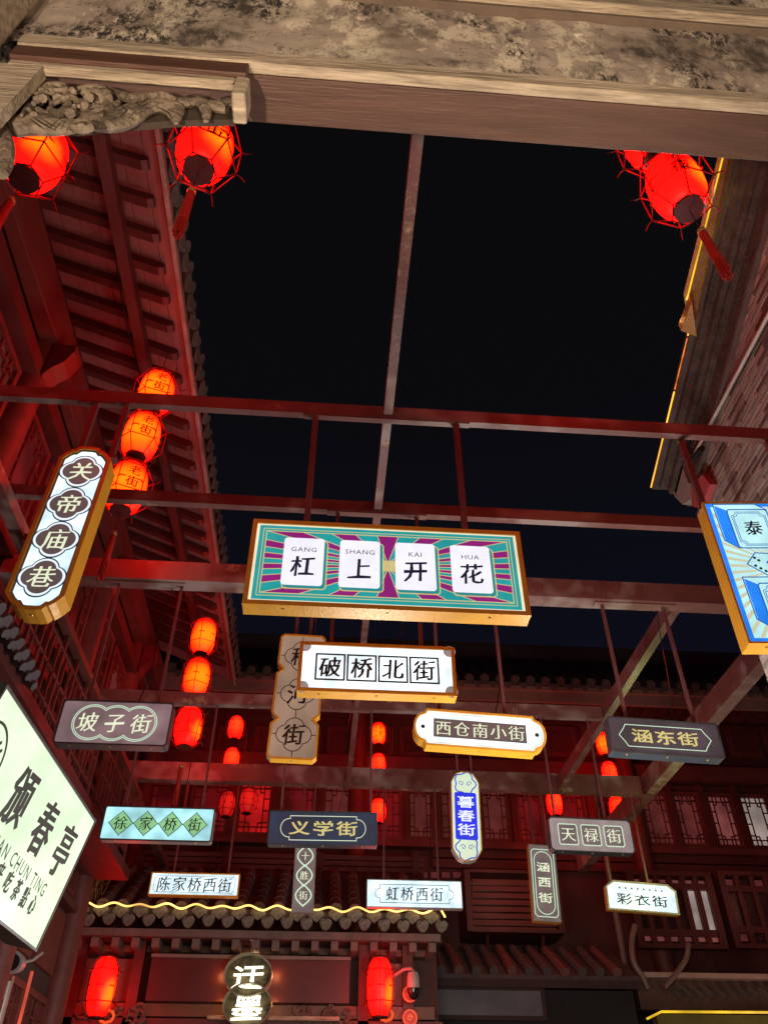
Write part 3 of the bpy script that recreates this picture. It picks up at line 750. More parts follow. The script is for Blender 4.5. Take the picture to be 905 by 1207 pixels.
# 17 blue mahjong sign at the right edge
yb = BEAMS[1][0]; tl = at(833, 585, yb - .09); bl = at(893, 752, yb - .09)
W17, H17 = .78, tl.z - bl.z
s = Sign('blue bordered gold cased sign with a dice and tiles reading 泰 at the right edge', 800, 900, 600, 700, 1, .17, .0)
s.W, s.H = W17, H17; s.root.location = ((tl.x + bl.x) / 2 + W17 / 2 - .01, yb, (tl.z + bl.z) / 2); s.c = s.root.location.copy(); s.root.rotation_euler = (0, .012, -.10); s.roll = .012
w, h = s.W, s.H
s.case(rect(w, h), gold, .012); s.face(face_sky)
s.lay('white_field', face_ice, lambda m, y: m.prism(rect(w - .085, h - .075), y, y + .001))
s.lay('sand_rays', emat('pale_sand_ray', W_((205, 205, 170)), 1.0), lambda m, y: rays(m, y, 56, 1.3, w - .085, h - .075, 4))
def mj(m, y, cx, cz, what):
    a, b = .125, .155
    poly = [(cx - a - .075, cz + b + .045), (cx - a - .075, cz - b + .06), (cx - a, cz - b), (cx + a, cz - b), (cx + a, cz + b), (cx + a - .06, cz + b + .045)]
    if what == 0: m.prism(poly, y, y + .001)
    if what == 1: m.prism([(cx - a - .068, cz + b + .035), (cx - a - .068, cz - b + .06), (cx - a, cz - b + .006), (cx - a, cz + b - .006)], y, y + .001)
    if what == 2: m.ribbon(poly, .007, y, y + .001), m.ribbon(rrect(2 * a, 2 * b, .02, cx, cz), .008, y, y + .001), m.ribbon(notch(2 * a - .04, 2 * b - .04, .03, cx, cz), .004, y, y + .001), m.ribbon(notch(2 * a - .06, 2 * b - .06, .03, cx, cz), .004, y, y + .001)
tiles17 = [(-.13, .305), (-.10, -.27), (.19, .10), (.20, -.30)]
s.lay('tile_body', face_ice, lambda m, y: [mj(m, y, a, b, 0) for a, b in tiles17])
s.lay('tile_side', face_sky, lambda m, y: [mj(m, y, a, b, 1) for a, b in tiles17])
s.lay('tile_outline', emat('blue_print', W_((20, 95, 175)), 1.0), lambda m, y: [mj(m, y, a, b, 2) for a, b in tiles17])
def die(m, y, k):
    c = (-.135, .025)
    if k == 0: m.prism([(c[0] - .11, c[1] - .0), (c[0] - .005, c[1] - .09), (c[0] + .10, c[1] - .085), (c[0] + .13, c[1] + .03), (c[0] + .08, c[1] + .075), (c[0] - .04, c[1] + .085)], y, y + .001)
    if k == 1: m.prism([(c[0] + .005, c[1] + .01), (c[0] + .09, c[1] - .08), (c[0] + .12, c[1] + .03), (c[0] + .06, c[1] + .068)][::1], y, y + .001)
    if k == 2:
        for a, b in ((-.055, .045), (-.035, .025), (-.065, -.015), (-.04, -.035), (-.015, -.055)): m.prism(circle(.0095, c[0] + a, c[1] + b, 10), y, y + .001)
s.lay('dice_body', face_ice, lambda m, y: die(m, y, 0))
s.lay('dice_outline', emat('blue_print', W_((20, 95, 175)), 1.0), lambda m, y: m.ribbon([(-.245, .025), (-.14, -.065), (-.035, -.06), (-.005, .055), (-.055, .10), (-.175, .11)], .007, y, y + .001))
s.lay('dice_face', face_deepblue, lambda m, y: die(m, y, 1))
s.lay('dice_pips', ink_navy, lambda m, y: die(m, y, 2))
s.lay('lettering', ink_navy, lambda m, y: [put_text(m, '泰', -.13, .305, .12, y, 'kaib'), put_text(m, '州', -.10, -.27, .12, y, 'kaib')])
s.rods([-.5 * w + .03, .30 * w], .036)

# 18 the pale green tea house sign on the left wall
def green_sign():
    A = at(113, 967, 4.5); B = atZ(8, 806, A.z); A0 = A - Vector((0, 0, CAM_H)); B0 = B - Vector((0, 0, CAM_H))
    rc = ray(42, 1122); tt = A0.dot(B0 - A0) / rc.dot(B0 - A0); C0 = rc * tt
    W = (A0 - B0).length; H = (C0 - A0).length; ud = (A0 - B0).normalized(); vd = (C0 - A0).normalized(); nd = ud.cross(-vd).normalized() * -1
    # local x = along, local z = up the sign, local y = into the sign
    zl = -vd; yl = zl.cross(ud).normalized()
    o = empty('tea_house_sign', (0, 0, 0), 'large pale green lit box sign reading 颁春亭 and BAN CHUN TING at the left edge', 'shop sign')
    M = Matrix((ud, yl, zl)).transposed().to_4x4(); M.translation = B
    o.matrix_world = M
    T = .16; m = MB(); m.prism([(0, -H), (W, -H), (W, 0), (0, 0)], .004, T); m.build('case', pmat('dark_green_case', (.03, .05, .035), (.06, .09, .06), 5, .4, .05), o)
    m = MB(); m.ribbon(offset([(0, -H), (W, -H), (W, 0), (0, 0)], -.006), .012, -.006, .006); m.build('bezel', dark_case, o)
    m = MB(); m.prism(offset([(0, -H), (W, -H), (W, 0), (0, 0)], -.011), 0, .006); m.build('face', face_lime, o)
    m = MB()
    for ch, u_, v_ in zip('颁春亭', (.59, .965, 1.305), (.24, .245, .24)): put_text(m, ch, u_, -v_, .262, -.0025, 'heavy', sx=.9)
    m.build_pieces('character', ink_m, o)
    m = MB(); put_latin(m, 'BAN CHUN TING', .94, -.435, .085, -.0025, sx=.95, spread=1.25, bold=.006); tag(m.build('pinyin_lettering', ink_m, o), kind='stuff')
    m = MB(); put_text(m, '来吃茶點心', 1.0, -.515, .096, -.0025, 'heavy', .123, sx=.85); m.build_pieces('small_character', ink_m, o)
    m = MB(); m.ribbon(circle(.14, .145, -.25, 36), .012, -.004, -.002)
    for i, (x0, x1) in enumerate(((.07, .20), (.10, .235), (.13, .16))):
        m.ribbon([(x0, -.33 + .02 * i), (x0 + .05, -.25), (x1, -.16 - .02 * i)], .014, -.004, -.002, False)
    m.build_pieces('round_emblem', ink_m, o)
    for u_ in (.3, 1.2):
        m = MB(); m.bar((u_, T, -.06), (u_, T + .5, .12), .03, .03); m.build('wall_bracket', dark_case, o)
green_sign()

# ------------------------------------------------------------------ the steel frame over the lane
frame = empty('steel_frame', (0, 6, 0), 'maroon steel frame of crossing box beams spanning the lane overhead', 'steel frame')
def part_bar(name, x0, x1, y0, y1, z0, z1, mat, root):
    m = MB(); l = root.location; m.box(x0 - l.x, x1 - l.x, y0 - l.y, y1 - l.y, z0 - l.z, z1 - l.z); return m.build(name, mat, root)
zc = 4.0 + CAM_H
part_bar('cross_beam', -2.88, 3.28, 3.665, 3.715, zc, zc + .11, steel, frame)
part_bar('cross_beam', -2.88, 4.3, 4.66, 4.72, zc, zc + .105, steel, frame)
part_bar('cross_beam', -2.88, 4.22, 5.70, 5.86, zc + .002, zc + .20, steel, frame)
part_bar('cross_beam', -2.88, 3.06, 8.00, 8.08, zc, zc + .135, steel, frame)
part_bar('cross_beam', -2.88, 4.22, 10.15, 10.29, zc + .001, zc + .235, steel, frame)
part_bar('long_beam', .272, .332, 1.30, 10.148, zc + .020, zc + .105, steel, frame)
part_bar('long_beam', 3.07, 3.15, 5.863, 10.14, zc + .004, zc + .16, steel, frame)
part_bar('long_beam', 4.27, 4.42, 5.95, 13.6, zc + .003, zc + .26, steel, frame)
part_bar('long_beam', -2.56, -2.46, 2.0, 13.6, zc - .112, zc - .004, steel, frame)
def backplate(bi, x0, x1, y, z0, z1): part_bar('mounting_plate', x0, x1, y - .012, y - .001, z0, z1, steel, frame)
for px0, px1, Y, zz0 in ((362, 548, 3.665, 4.0), (392, 492, 4.66, 4.0), (104, 133, 3.665, 4.0)):
    pass
for px0, px1, py, Yc, wd in ((362, 549, 497, 3.69, .05), (97, 133, 480, 3.69, .05), (389, 499, 606, 4.69, .06), (118, 217, 690, 5.78, .10), (703, 792, 718, 5.78, .10), (349, 369, 700, 5.78, .1), (161, 254, 828, 8.04, .07), (331, 437, 828, 8.04, .07), (533, 552, 830, 8.04, .07), (642, 703, 838, 8.04, .07), (205, 262, 920, 10.22, .12), (354, 377, 920, 10.22, .12), (455, 516, 922, 10.22, .12), (617, 641, 930, 10.22, .12), (716, 758, 938, 10.22, .12)):
    a = at(px0, py, Yc).x; b = at(px1, py, Yc).x
    part_bar('hanging_plate', a - .02, b + .02, Yc - wd / 2 + .004, Yc + wd / 2 - .004, zc - .012, zc - .0005, steel, frame)
rod_posts = ((131, 920, 60), (240, 925, 70))

# ------------------------------------------------------------------ lanterns
LG = 'red paper lanterns hanging over the lane'
body_prof = [(.085, -.245), (.125, -.20), (.150, -.12), (.158, -.03), (.158, .03), (.150, .12), (.125, .20), (.085, .245)]
def smoothprof(p):
    out = []
    for i in range(len(p) - 1):
        out += [p[i], ((p[i][0] + p[i + 1][0]) / 2 + .0025, (p[i][1] + p[i + 1][1]) / 2)]
    return out + [p[-1]]
body_me = {k: meshdata(MB().lathe(smoothprof(body_prof), 24), 'paper_shade', m_, True) for k, m_ in (('red', shade_red), ('orange', shade_orange), ('dim', shade_dim), ('faint', shade_faint))}
def cage_mb(a0=0):
    m = MB(); H6 = [math.radians(60 * i + a0) for i in range(6)]
    R_ = [(.105, .262), (.205, .135), (.205, -.135), (.105, -.262)]
    for r, z in R_:
        for i in range(6):
            p = (r * math.cos(H6[i]), r * math.sin(H6[i]), z); q = (r * math.cos(H6[(i + 1) % 6]), r * math.sin(H6[(i + 1) % 6]), z); m.tube([p, q], .0052, 5)
    for i in range(6):
        c_, s_ = math.cos(H6[i]), math.sin(H6[i])
        m.tube([(r * c_, r * s_, z) for r, z in R_], .0052, 5)
        for z, k in ((.135, 1), (-.135, -1)):
            m.tube([(.205 * c_, .205 * s_, z), (.235 * c_, .235 * s_, z + .012 * k), (.262 * c_, .262 * s_, z + .045 * k)], [.005, .0045, .003], 5)
    for r, z in ((.163, 0.0),):
        for i in range(6):
            p = (r * 1.06 * math.cos(H6[i]), r * 1.06 * math.sin(H6[i]), z); q = (r * 1.06 * math.cos(H6[(i + 1) % 6]), r * 1.06 * math.sin(H6[(i + 1) % 6]), z); m.tube([p, q], .0068, 5)
    return m
cage_me = meshdata(cage_mb(), 'wire_cage', cage_m)
disc_me = meshdata(MB().lathe([(.02, -.012), (.086, -.010), (.088, .0), (.086, .010), (.02, .012)], 24), 'end_disc', disc_m, False)
cord_me = meshdata(MB().tube([(0, 0, 0), (0, 0, 1)], .004, 6), 'cord', cage_m)
def tassel_mb():
    m = MB(); n = 26
    m.lathe([(.010, 0), (.020, -.012), (.023, -.05), (.026, -.20), (.028, -.30)], 14)
    for i in range(n):
        a = 2 * math.pi * i / n; r = .026 * (.55 + .45 * ((i * 7) % 5) / 4); dz = random.uniform(-.03, .03)
        m.tube([(r * .9 * math.cos(a), r * .9 * math.sin(a), -.27), (r * 1.15 * math.cos(a + .1), r * 1.15 * math.sin(a + .1), -.44 + dz)], [.006, .003], 4)
    return m
tassel_me = meshdata(tassel_mb(), 'tassel', tassel_m); capb_me = meshdata(MB().lathe([(.008, .02), (.017, .012), (.025, 0), (.026, -.02), (.022, -.028)], 14), 'brass_collar', brass_m)
_t = MB(); put_text(_t, '老街', 0, 0.02, .115, 0, 'kaib', .125, True)
_v = []
for (x, y, z) in _t.v:
    a = x / .162 - math.pi / 2; rr = (.1585 - .24 * z * z * 1.6) + .0035 + (.001 if y > 0 else 0); _v.append((rr * math.cos(a), rr * math.sin(a), z))
_t.v = _v
ink_red = pmat('dark_red_print', (.02, .002, .002), (.03, .003, .003), 9, .7, 0)
letter_me = meshdata(_t, 'lettering', ink_red)
def lantern(c, label, kind='red', rot=0.0, tassel=False, top=None, text=None, scale=1.0, cat='lantern', tilt=(0, 0), group=LG):
    o = empty('paper_lantern', c, label, cat, group); o.rotation_euler = (tilt[0], tilt[1], rot)
    place(body_me[kind], 'paper_shade', o); place(cage_me, 'wire_cage', o)
    place(disc_me, 'end_disc', o, (0, 0, -.257)); place(disc_me, 'end_disc', o, (0, 0, .257))
    if text is not None: place(letter_me, 'lettering', o, rot=(0, 0, text))
    if top: place(cord_me, 'cord', o, (0, 0, .262), scale=(1, 1, top - .262))
    if tassel:
        place(cord_me, 'tassel_cord', o, (0, 0, -.262), rot=(math.pi, 0, 0), scale=(.8, .8, .22))
        t = place(tassel_me, 'tassel', o, (0, 0, -.49)); place(capb_me, 'brass_collar', t)
    if scale != 1.0: o.scale = (scale,) * 3
    return o
def zc_(px, py, Y): return at(px, py, Y)
lantern(atZ(242, 176, 4.62 + CAM_H), 'red lantern with tassel partly tucked under the carved bracket end', 'red', .35, True, 1.6, .15)
lantern(atZ(44, 186, 4.62 + CAM_H), 'red lantern at the top left corner cut by the carved bracket', 'red', .1, True, 1.6, None)
lantern(atZ(796, 220, 4.62 + CAM_H), 'red lantern with swinging tassel at the top right below the lintel', 'red', .2, True, .40, -.45, tilt=(0, -.06))
lantern(atZ(764, 166, 5.24 + CAM_H), 'upper right lantern mostly hidden by the lintel above the tasselled one', 'red', .3, False, .9)
for i, (p, lab, kd) in enumerate((((184, 464), 'orange glowing lantern topmost of the near left string, just above the first beam', 'orange'),
                                  ((167, 515), 'orange glowing lantern second in the near left string, between two beams', 'orange'),
                                  ((150, 575), 'orange red lantern with long tassel lowest in the near left string', 'orange'))):
    lantern(at(*p, 5.1), lab, kd, .30 + .05 * i, i == 2, .72 if i == 0 else .40, .12)
for i, (p, lab, kd) in enumerate((((240, 751), 'small orange lantern topmost of the middle left string under the far eave', 'orange'),
                                  ((232, 799), 'small orange lantern second in the middle left string', 'orange'),
                                  ((222, 857), 'small red lantern lowest in the middle left string beside the mauve sign', 'red'))):
    lantern(at(*p, 9.3), lab, kd, .5 + .1 * i, i == 2, .72 if i == 0 else .40)
for i, (p, lab, kd) in enumerate((((278, 858), 'small lantern topmost of the string left of the tall beige sign', 'dim'),
                                  ((273, 896), 'small lantern second in the string left of the tall beige sign', 'dim'),
                                  ((268, 948), 'dim lantern lowest in the string left of the tall beige sign', 'faint'),
                                  ((292, 944), 'red lantern beside the far lattice window behind the navy sign', 'faint'))):
    lantern(at(*p, 13.9), lab, kd, .2, False, .9 if i == 0 else .40, None, .84)
for i, (p, lab, kd) in enumerate((((446, 865), 'narrow lantern topmost of the string below the white squared sign', 'orange'),
                                  ((446, 902), 'narrow lantern second in the string below the white squared sign', 'dim'),
                                  ((446, 956), 'narrow lantern lowest in the string right of the navy sign', 'dim'))):
    lantern(at(*p, 13.9), lab, kd, .2, False, .9 if i == 0 else .40, .1 if i == 0 else None, .80)
for i, (p, lab, kd) in enumerate((((711, 877), 'lantern behind the plum sign, topmost of the far right string', 'orange'),
                                  ((718, 912), 'lantern second in the far right string between the two slanting beams', 'dim'),
                                  ((727, 953), 'lantern lowest in the far right string above the grey mauve sign', 'dim'),
                                  ((653, 947), 'lantern behind the grey mauve sign beside the vertical posts', 'dim'))):
    lantern(at(*p, 13.9), lab, kd, .2, False, .9 if i == 0 else .40, None, .84)
for px, lab in ((121, 'long red lantern hanging at the left end of the tiled shop eave'), (447.5, 'long red lantern hanging at the right end of the tiled shop eave')):
    o = lantern(at(px, 1163, 11.6), lab, 'red', .5, False, .55, None, 1.0, group='long lanterns beside the round shop sign')
    o.scale = (1.0, 1.0, 1.28); o.children[1].active_material = None if False else cage_m
#NEXT
# ------------------------------------------------------------------ ground
m = MB(); m.add([(-60, -60, 0), (60, -60, 0), (60, 60, 0), (-60, 60, 0)], [(0, 1, 2, 3)]); tag(m.build('ground', paving_m), kind='structure')

# ------------------------------------------------------------------ gateway overhead in the foreground
gw = empty('gateway', (0, 1.1, 0), 'weathered gateway lintel with timber mouldings and a carved bracket across the top of the view', 'gateway')
def gbox(name, x0, x1, y0, y1, z0, z1, mat, root=gw, bev=0):
    m = MB(); l = root.matrix_world.translation if False else root.location; m.box(x0 - l.x, x1 - l.x, y0 - l.y, y1 - l.y, z0 - l.z, z1 - l.z)
    o = m.build(name, mat, root)
    if bev:
        b = o.modifiers.new('bevel', 'BEVEL'); b.width = bev; b.segments = 2
    return o
C_ = CAM_H
gbox('crossbeam', -1.06, 2.60, .996, 1.14, 2.602 + C_, 2.70 + C_, beam_m, bev=.004)
gbox('timber_strip', -1.03, 2.60, .958, .994, 2.600 + C_, 2.678 + C_, timber_m, bev=.004)
gbox('timber_strip', -1.03, -.34, .962, .990, 2.520 + C_, 2.596 + C_, beam_m, bev=.003)
# lintel face with real relief
def lintel():
    m = MB(); nx, nz = 170, 34; x0, x1, z0, z1 = -1.40, 2.60, 2.680 + C_, 3.285 + C_
    from mathutils import noise as mn
    o = len(m.v)
    for j in range(nz + 1):
        for i in range(nx + 1):
            x = x0 + (x1 - x0) * i / nx; z = z0 + (z1 - z0) * j / nz
            d = mn.noise(Vector((x * 3, 0, z * 5))) * .010 + mn.noise(Vector((x * 14, 3, z * 14))) * .004
            # courses of old plaster slabs
            seam = min(abs((x * 1.3 + .25 * math.floor(z * 4)) % 1.0 - .5) * .77, 1)
            d += .006 if seam < .012 else 0
            m.v.append((x, .985 + d - 1.1, z))
    for j in range(nz):
        for i in range(nx):
            a = j * (nx + 1) + i; m.f.append((a, a + 1, a + nx + 2, a + nx + 1))
    m.box(x0, x1, 1.005 - 1.1, 1.128 - 1.1, z0 + .024, z1)
    return m.build('plaster_lintel', plaster_m, gw, False)
lintel()
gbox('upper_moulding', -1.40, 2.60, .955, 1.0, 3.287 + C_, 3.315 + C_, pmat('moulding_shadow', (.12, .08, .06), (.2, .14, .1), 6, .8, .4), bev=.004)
gbox('upper_moulding', -1.40, 2.60, .925, 1.0, 3.317 + C_, 3.43 + C_, timber_m, bev=.006)
gbox('upper_lintel', -1.40, 2.60, .96, 1.42, 3.432 + C_, 4.1 + C_, plaster_m)
gbox('stone_column', -1.55, -1.10, .90, 1.10, .30, 2.678 + C_, plaster_m, bev=.02)
gbox('column_capital', -1.50, -1.05, .80, .954, 2.47 + C_, 3.28 + C_, timber_m, bev=.015)
gbox('column_base', -1.60, -1.02, .85, 1.50, 0, .30, plaster_m, bev=.03)
gbox('stone_column', 2.60, 3.05, .90, 1.45, .30, 4.1 + C_, plaster_m, bev=.02)
gbox('column_base', 2.56, 3.10, .85, 1.50, 0, .30, plaster_m, bev=.03)

# carved bracket under the lintel
YB = 1.05
brk = bpy.data.objects.new('carved_bracket', None); COL.objects.link(brk); brk.parent = gw
def bp_(px, py, dy=0.0):
    p = at(px, py, YB + dy); return Vector((p.x, p.y - 1.1, p.z))
def bframe(name, pts, w, d, mat=carve_m):
    m = MB()
    for a, b in zip(pts, pts[1:]):
        m.bar(bp_(*a), bp_(*b), d, w, (0, 0, 1) if abs(a[0] - b[0]) > 20 else (1, 0, 0))
    return m
def swept(name, pts, rads, flat=.55, n=12, sub=3, mat=carve_m):
    P = [bp_(*p[:2], *(p[2:] if len(p) > 2 else ())) for p in pts]; Q = []; Rr = []
    for i in range(len(P) - 1):                # Catmull-Rom
        a, b, c, d = P[max(0, i - 1)], P[i], P[i + 1], P[min(len(P) - 1, i + 2)]
        for k in range(sub):
            t = k / sub
            Q.append(.5 * ((2 * b) + (c - a) * t + (2 * a - 5 * b + 4 * c - d) * t * t + (3 * b - a - 3 * c + d) * t ** 3)); Rr.append(rads[i] + (rads[i + 1] - rads[i]) * t)
    Q.append(P[-1]); Rr.append(rads[-1])
    m = MB(); m.tube(Q, Rr, n, flat, (0, 1, 0)); o = m.build(name, mat, brk, True); return o
zt_ = 2.518 + C_
def bb_(name, x0, x1, y0, y1, z0, z1_, mat):
    m2 = MB(); m2.box(x0, x1, y0 - 1.1, y1 - 1.1, z0, z1_); o = m2.build(name, mat, brk); q = o.modifiers.new('bevel', 'BEVEL'); q.width = .004; return o
bb_('bracket_rim', -1.03, -.372, YB - .075, YB - .045, zt_ - .030, zt_, timber_m)
bb_('bracket_end', -.370, -.330, YB - .077, YB + .01, zt_ - .120, zt_ + .002, timber_m)
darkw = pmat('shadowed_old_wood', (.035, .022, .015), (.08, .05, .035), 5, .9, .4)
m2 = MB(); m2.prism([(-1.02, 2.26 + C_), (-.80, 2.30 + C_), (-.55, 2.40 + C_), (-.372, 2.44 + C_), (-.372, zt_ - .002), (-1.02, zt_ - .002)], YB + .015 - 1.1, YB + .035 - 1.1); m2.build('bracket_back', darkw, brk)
m2 = MB(); m2.add([(-1.06, YB - .075 - 1.1, 2.10 + C_), (-.955, YB - .075 - 1.1, 2.10 + C_), (-.925, YB - .075 - 1.1, zt_ - .031), (-1.06, YB - .075 - 1.1, zt_ - .031),
                   (-1.06, YB - .04 - 1.1, 2.10 + C_), (-.955, YB - .04 - 1.1, 2.10 + C_), (-.925, YB - .04 - 1.1, zt_ - .031), (-1.06, YB - .04 - 1.1, zt_ - .031)],
                  [(0, 1, 2, 3), (7, 6, 5, 4), (0, 4, 5, 1), (1, 5, 6, 2), (2, 6, 7, 3), (3, 7, 4, 0)]); m2.build('bracket_side', timber_m, brk)
swept('carved_leaf', [(14, 150), (40, 146), (66, 147), (88, 146)], [.050, .056, .055, .046], .45)
swept('carved_leaf', [(94, 134), (112, 142), (136, 143), (160, 132), (184, 124), (204, 128), (208, 146)], [.026, .046, .052, .046, .040, .038, .006], .5)
swept('carved_leaf', [(200, 118), (216, 121), (234, 119), (243, 128), (243, 143)], [.020, .026, .026, .020, .008], .6)
swept('carved_leaf', [(246, 124), (256, 126), (268, 128)], [.022, .026, .024], .6)
swept('carved_leaf', [(262, 122), (276, 120), (284, 122)], [.024, .026, .020], .6)
vm = pmat('groove_shadow', (.03, .02, .014), (.06, .04, .03), 9, .9, .2)
for pts in (((36, 140), (44, 146), (52, 152)), ((40, 138), (48, 144), (56, 149)), ((60, 150), (68, 142)), ((64, 153), (72, 145)), ((118, 138), (124, 146)), ((132, 130), (142, 124), (150, 130), (142, 138)), ((150, 128), (166, 126), (178, 120)), ((160, 134), (172, 130)), ((186, 126), (198, 132), (204, 140)), ((222, 118), (228, 128)), ((264, 120), (268, 130))):
    P = [bp_(x, y, -.048 if x > 100 else -.046) for x, y in pts]; m = MB(); m.tube(P, [.0012] + [.0028] * (len(P) - 2) + [.0012], 5); m.build('carved_groove', vm, brk)
def ring(px, py, r, tr, n=14, dy=-.02):
    c = bp_(px, py, dy); m = MB(); m.tube([c + Vector((r * math.cos(2 * math.pi * i / n), 0, r * .8 * math.sin(2 * math.pi * i / n))) for i in range(n + 1)], tr, 7, cap=False); m.build('carved_ring', carve_m, brk, True)
ring(66, 104, .030, .010, dy=-.03); ring(47, 109, .022, .009, dy=-.03); ring(97, 149, .024, .012, dy=-.045)
m = MB(); m.lathe([(.002, -.014), (.012, -.010), (.014, 0), (.010, .010), (.002, .012)], 12, tuple(bp_(97, 149, -.05))); m.build('carved_bud', carve_m, brk, True)
rnd = random.Random(5)
rnd2 = random.Random(11)
EXTRA = []
for k in range(13):
    cx_, cy_ = rnd2.uniform(36, 150), rnd2.uniform(108, 134); rr_ = rnd2.uniform(5, 9); a_ = rnd2.uniform(0, 6)
    EXTRA.append((tuple((cx_ + rr_ * (1 - q / 9) * math.cos(a_ + q * .85), cy_ + rr_ * .7 * (1 - q / 9) * math.sin(a_ + q * .85)) for q in range(7)), rnd2.uniform(.009, .013)))
for pts, r in EXTRA + list(((((40, 122), (55, 116), (72, 118), (84, 128), (70, 134), (58, 128)), .012), (((28, 138), (42, 130), (56, 133)), .010),
               (((84, 112), (98, 108), (116, 110), (118, 120), (104, 128), (88, 124)), .013), (((74, 134), (92, 132), (104, 124), (118, 126)), .011),
               (((118, 106), (126, 110), (128, 122), (118, 132), (104, 136)), .013), (((128, 104), (142, 112), (158, 116), (176, 112)), .014),
               (((46, 100), (40, 112), (34, 124), (26, 136)), .009), (((92, 104), (110, 102), (126, 104)), .010), (((64, 122), (80, 114), (92, 118)), .012),
               (((140, 120), (130, 128), (120, 136)), .012), (((170, 114), (190, 112), (206, 116)), .012), (((54, 112), (62, 126), (48, 136)), .009))):
    pts = [(x, y, rnd.uniform(-.035, .0)) for x, y in pts]
    swept('carved_scroll', pts, [r * .6] + [r * rnd.uniform(.9, 1.25) for _ in pts[1:-1]] + [r * .5], .9, 8, 3)
swept('carved_drum', [(2, 150), (8, 170), (8, 188), (2, 205)], [.018, .022, .022, .018], .9, 8, 3)

# ------------------------------------------------------------------ left building with the long raftered eave
LE = Vector((-2.9, 6.0, 0))
lb = empty('timber_building', LE, 'dark red timber building on the left with long raftered eave and lattice windows', 'building')
def lbox(name, x0, x1, y0, y1, z0, z1, mat, root=None, off=LE):
    m = MB(); m.box(x0 - off.x, x1 - off.x, y0 - off.y, y1 - off.y, z0 + C_ - off.z, z1 + C_ - off.z); return m.build(name, mat, root or lb)
EX, EZ, SL = -1.56, 6.40, .42
Y0, Y1 = .8, 12.0
def sz(x): return EZ + (EX - x) * SL             # underside of the boards above camera height
lbox('wall', -3.3, -2.9, Y0, 10.35, -C_, 6.93, dark_wall)
# boards, each one a plank along the eave
nb = 7
for i in range(nb):
    xa = EX - i * (1.36 / nb); xb = EX - (i + 1) * (1.36 / nb) + .006
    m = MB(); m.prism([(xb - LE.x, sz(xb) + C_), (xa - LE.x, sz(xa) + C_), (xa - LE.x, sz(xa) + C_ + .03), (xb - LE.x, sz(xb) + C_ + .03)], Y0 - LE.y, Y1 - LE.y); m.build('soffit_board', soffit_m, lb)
m = MB(); a, b = (-1.74, .0), (-2.92, 0)
h_ = .105; w_ = .085
prof = [(-1.70, sz(-1.70) - .03), (-1.715, sz(-1.70) - .004), (-2.92, sz(-2.92) - .004), (-2.92, sz(-2.92) - h_), (-1.76, sz(-1.76) - h_), (-1.71, sz(-1.71) - h_ + .03)]
prof = [(x - LE.x, z + C_) for x, z in prof][::-1]
raf = MB(); raf.prism(prof[::-1], -w_ / 2, w_ / 2); raf_me = meshdata(raf, 'rafter', rafter_m)
n_r = int((Y1 - Y0 - .2) / .328)
for i in range(n_r): place(raf_me, 'rafter', lb, (0, Y0 + .12 + i * .328 - LE.y, random.uniform(-.004, .004)), (0, 0, random.uniform(-.006, .006)))
lbox('fascia_board', -1.602, -1.562, Y0, Y1, 6.345, 6.405, pmat('dusty_fascia', (.22, .11, .095), (.44, .24, .21), 7, .8, .5), None)
lbox('lantern_purlin', -2.10, -2.00, Y0, Y1 - .1, 6.34, 6.48, wood_red)
lbox('eave_beam', -2.86, -2.70, Y0, 11.6, 6.0, 6.42, wood_red2)
lbox('lower_eave_beam', -2.89, -2.74, Y0, 11.6, 5.52, 5.70, wood_red)
for yc in (1.6, 4.9, 8.2, 10.3):
    m = MB(); m.lathe([(.15, 0), (.15, 6.0 + C_)], 16, (-2.86 - LE.x, yc - LE.y, 0)); m.build('column', wood_red2, lb, True)
    # corbel bracket stepping out under the eave beam
    m = MB(); m.prism([(-2.72 - LE.x, 5.55 + C_), (-2.66 - LE.x, 5.66 + C_), (-2.58 - LE.x, 5.74 + C_), (-2.52 - LE.x, 5.90 + C_), (-2.52 - LE.x, 5.99 + C_), (-2.72 - LE.x, 5.99 + C_)], yc - .10 - LE.y, yc + .10 - LE.y); m.build('corbel', wood_red2, lb)
# roof slab and tiles above
m = MB(); m.prism([(-1.50 - LE.x, EZ + .075 + C_), (-3.3 - LE.x, sz(-3.3) + .10 + C_), (-3.3 - LE.x, sz(-3.3) + .16 + C_), (-1.50 - LE.x, EZ + .12 + C_)][::-1], Y0 - LE.y, Y1 - LE.y); m.build('roof', tile_m, lb)
def fan(r, t, n=9, drop=0):                      # rounded drip plate facing +x
    pts = [(r * math.cos(math.pi + math.pi * i / n), r * math.sin(math.pi + math.pi * i / n)) for i in range(n + 1)]
    m = MB(); m.prismX(pts, 0, t); return m
drip_me = meshdata(MB().prismX([(-.085, .02), (-.08, -.03), (-.045, -.075), (0, -.105), (.045, -.075), (.08, -.03), (.085, .02)], 0, .018), 'drip_tile', tile_m)
tubeend_me = meshdata(MB().tube([(-.30, 0, .11), (0, 0, .0)], .062, 10), 'roll_tile', tile_m, False)
for i in range(int((Y1 - Y0) / .215)):
    y = Y0 + .1 + i * .215 - LE.y
    place(drip_me, 'drip_tile', lb, (-1.515 - LE.x + random.uniform(-.01, .01), y, EZ + .07 + C_), (0, random.uniform(.1, .35), random.uniform(-.08, .08)))
    place(tubeend_me, 'roll_tile', lb, (-1.500 - LE.x + random.uniform(-.012, .012), y + .107, EZ + .115 + C_), (0, random.uniform(-.03, .03), 0))
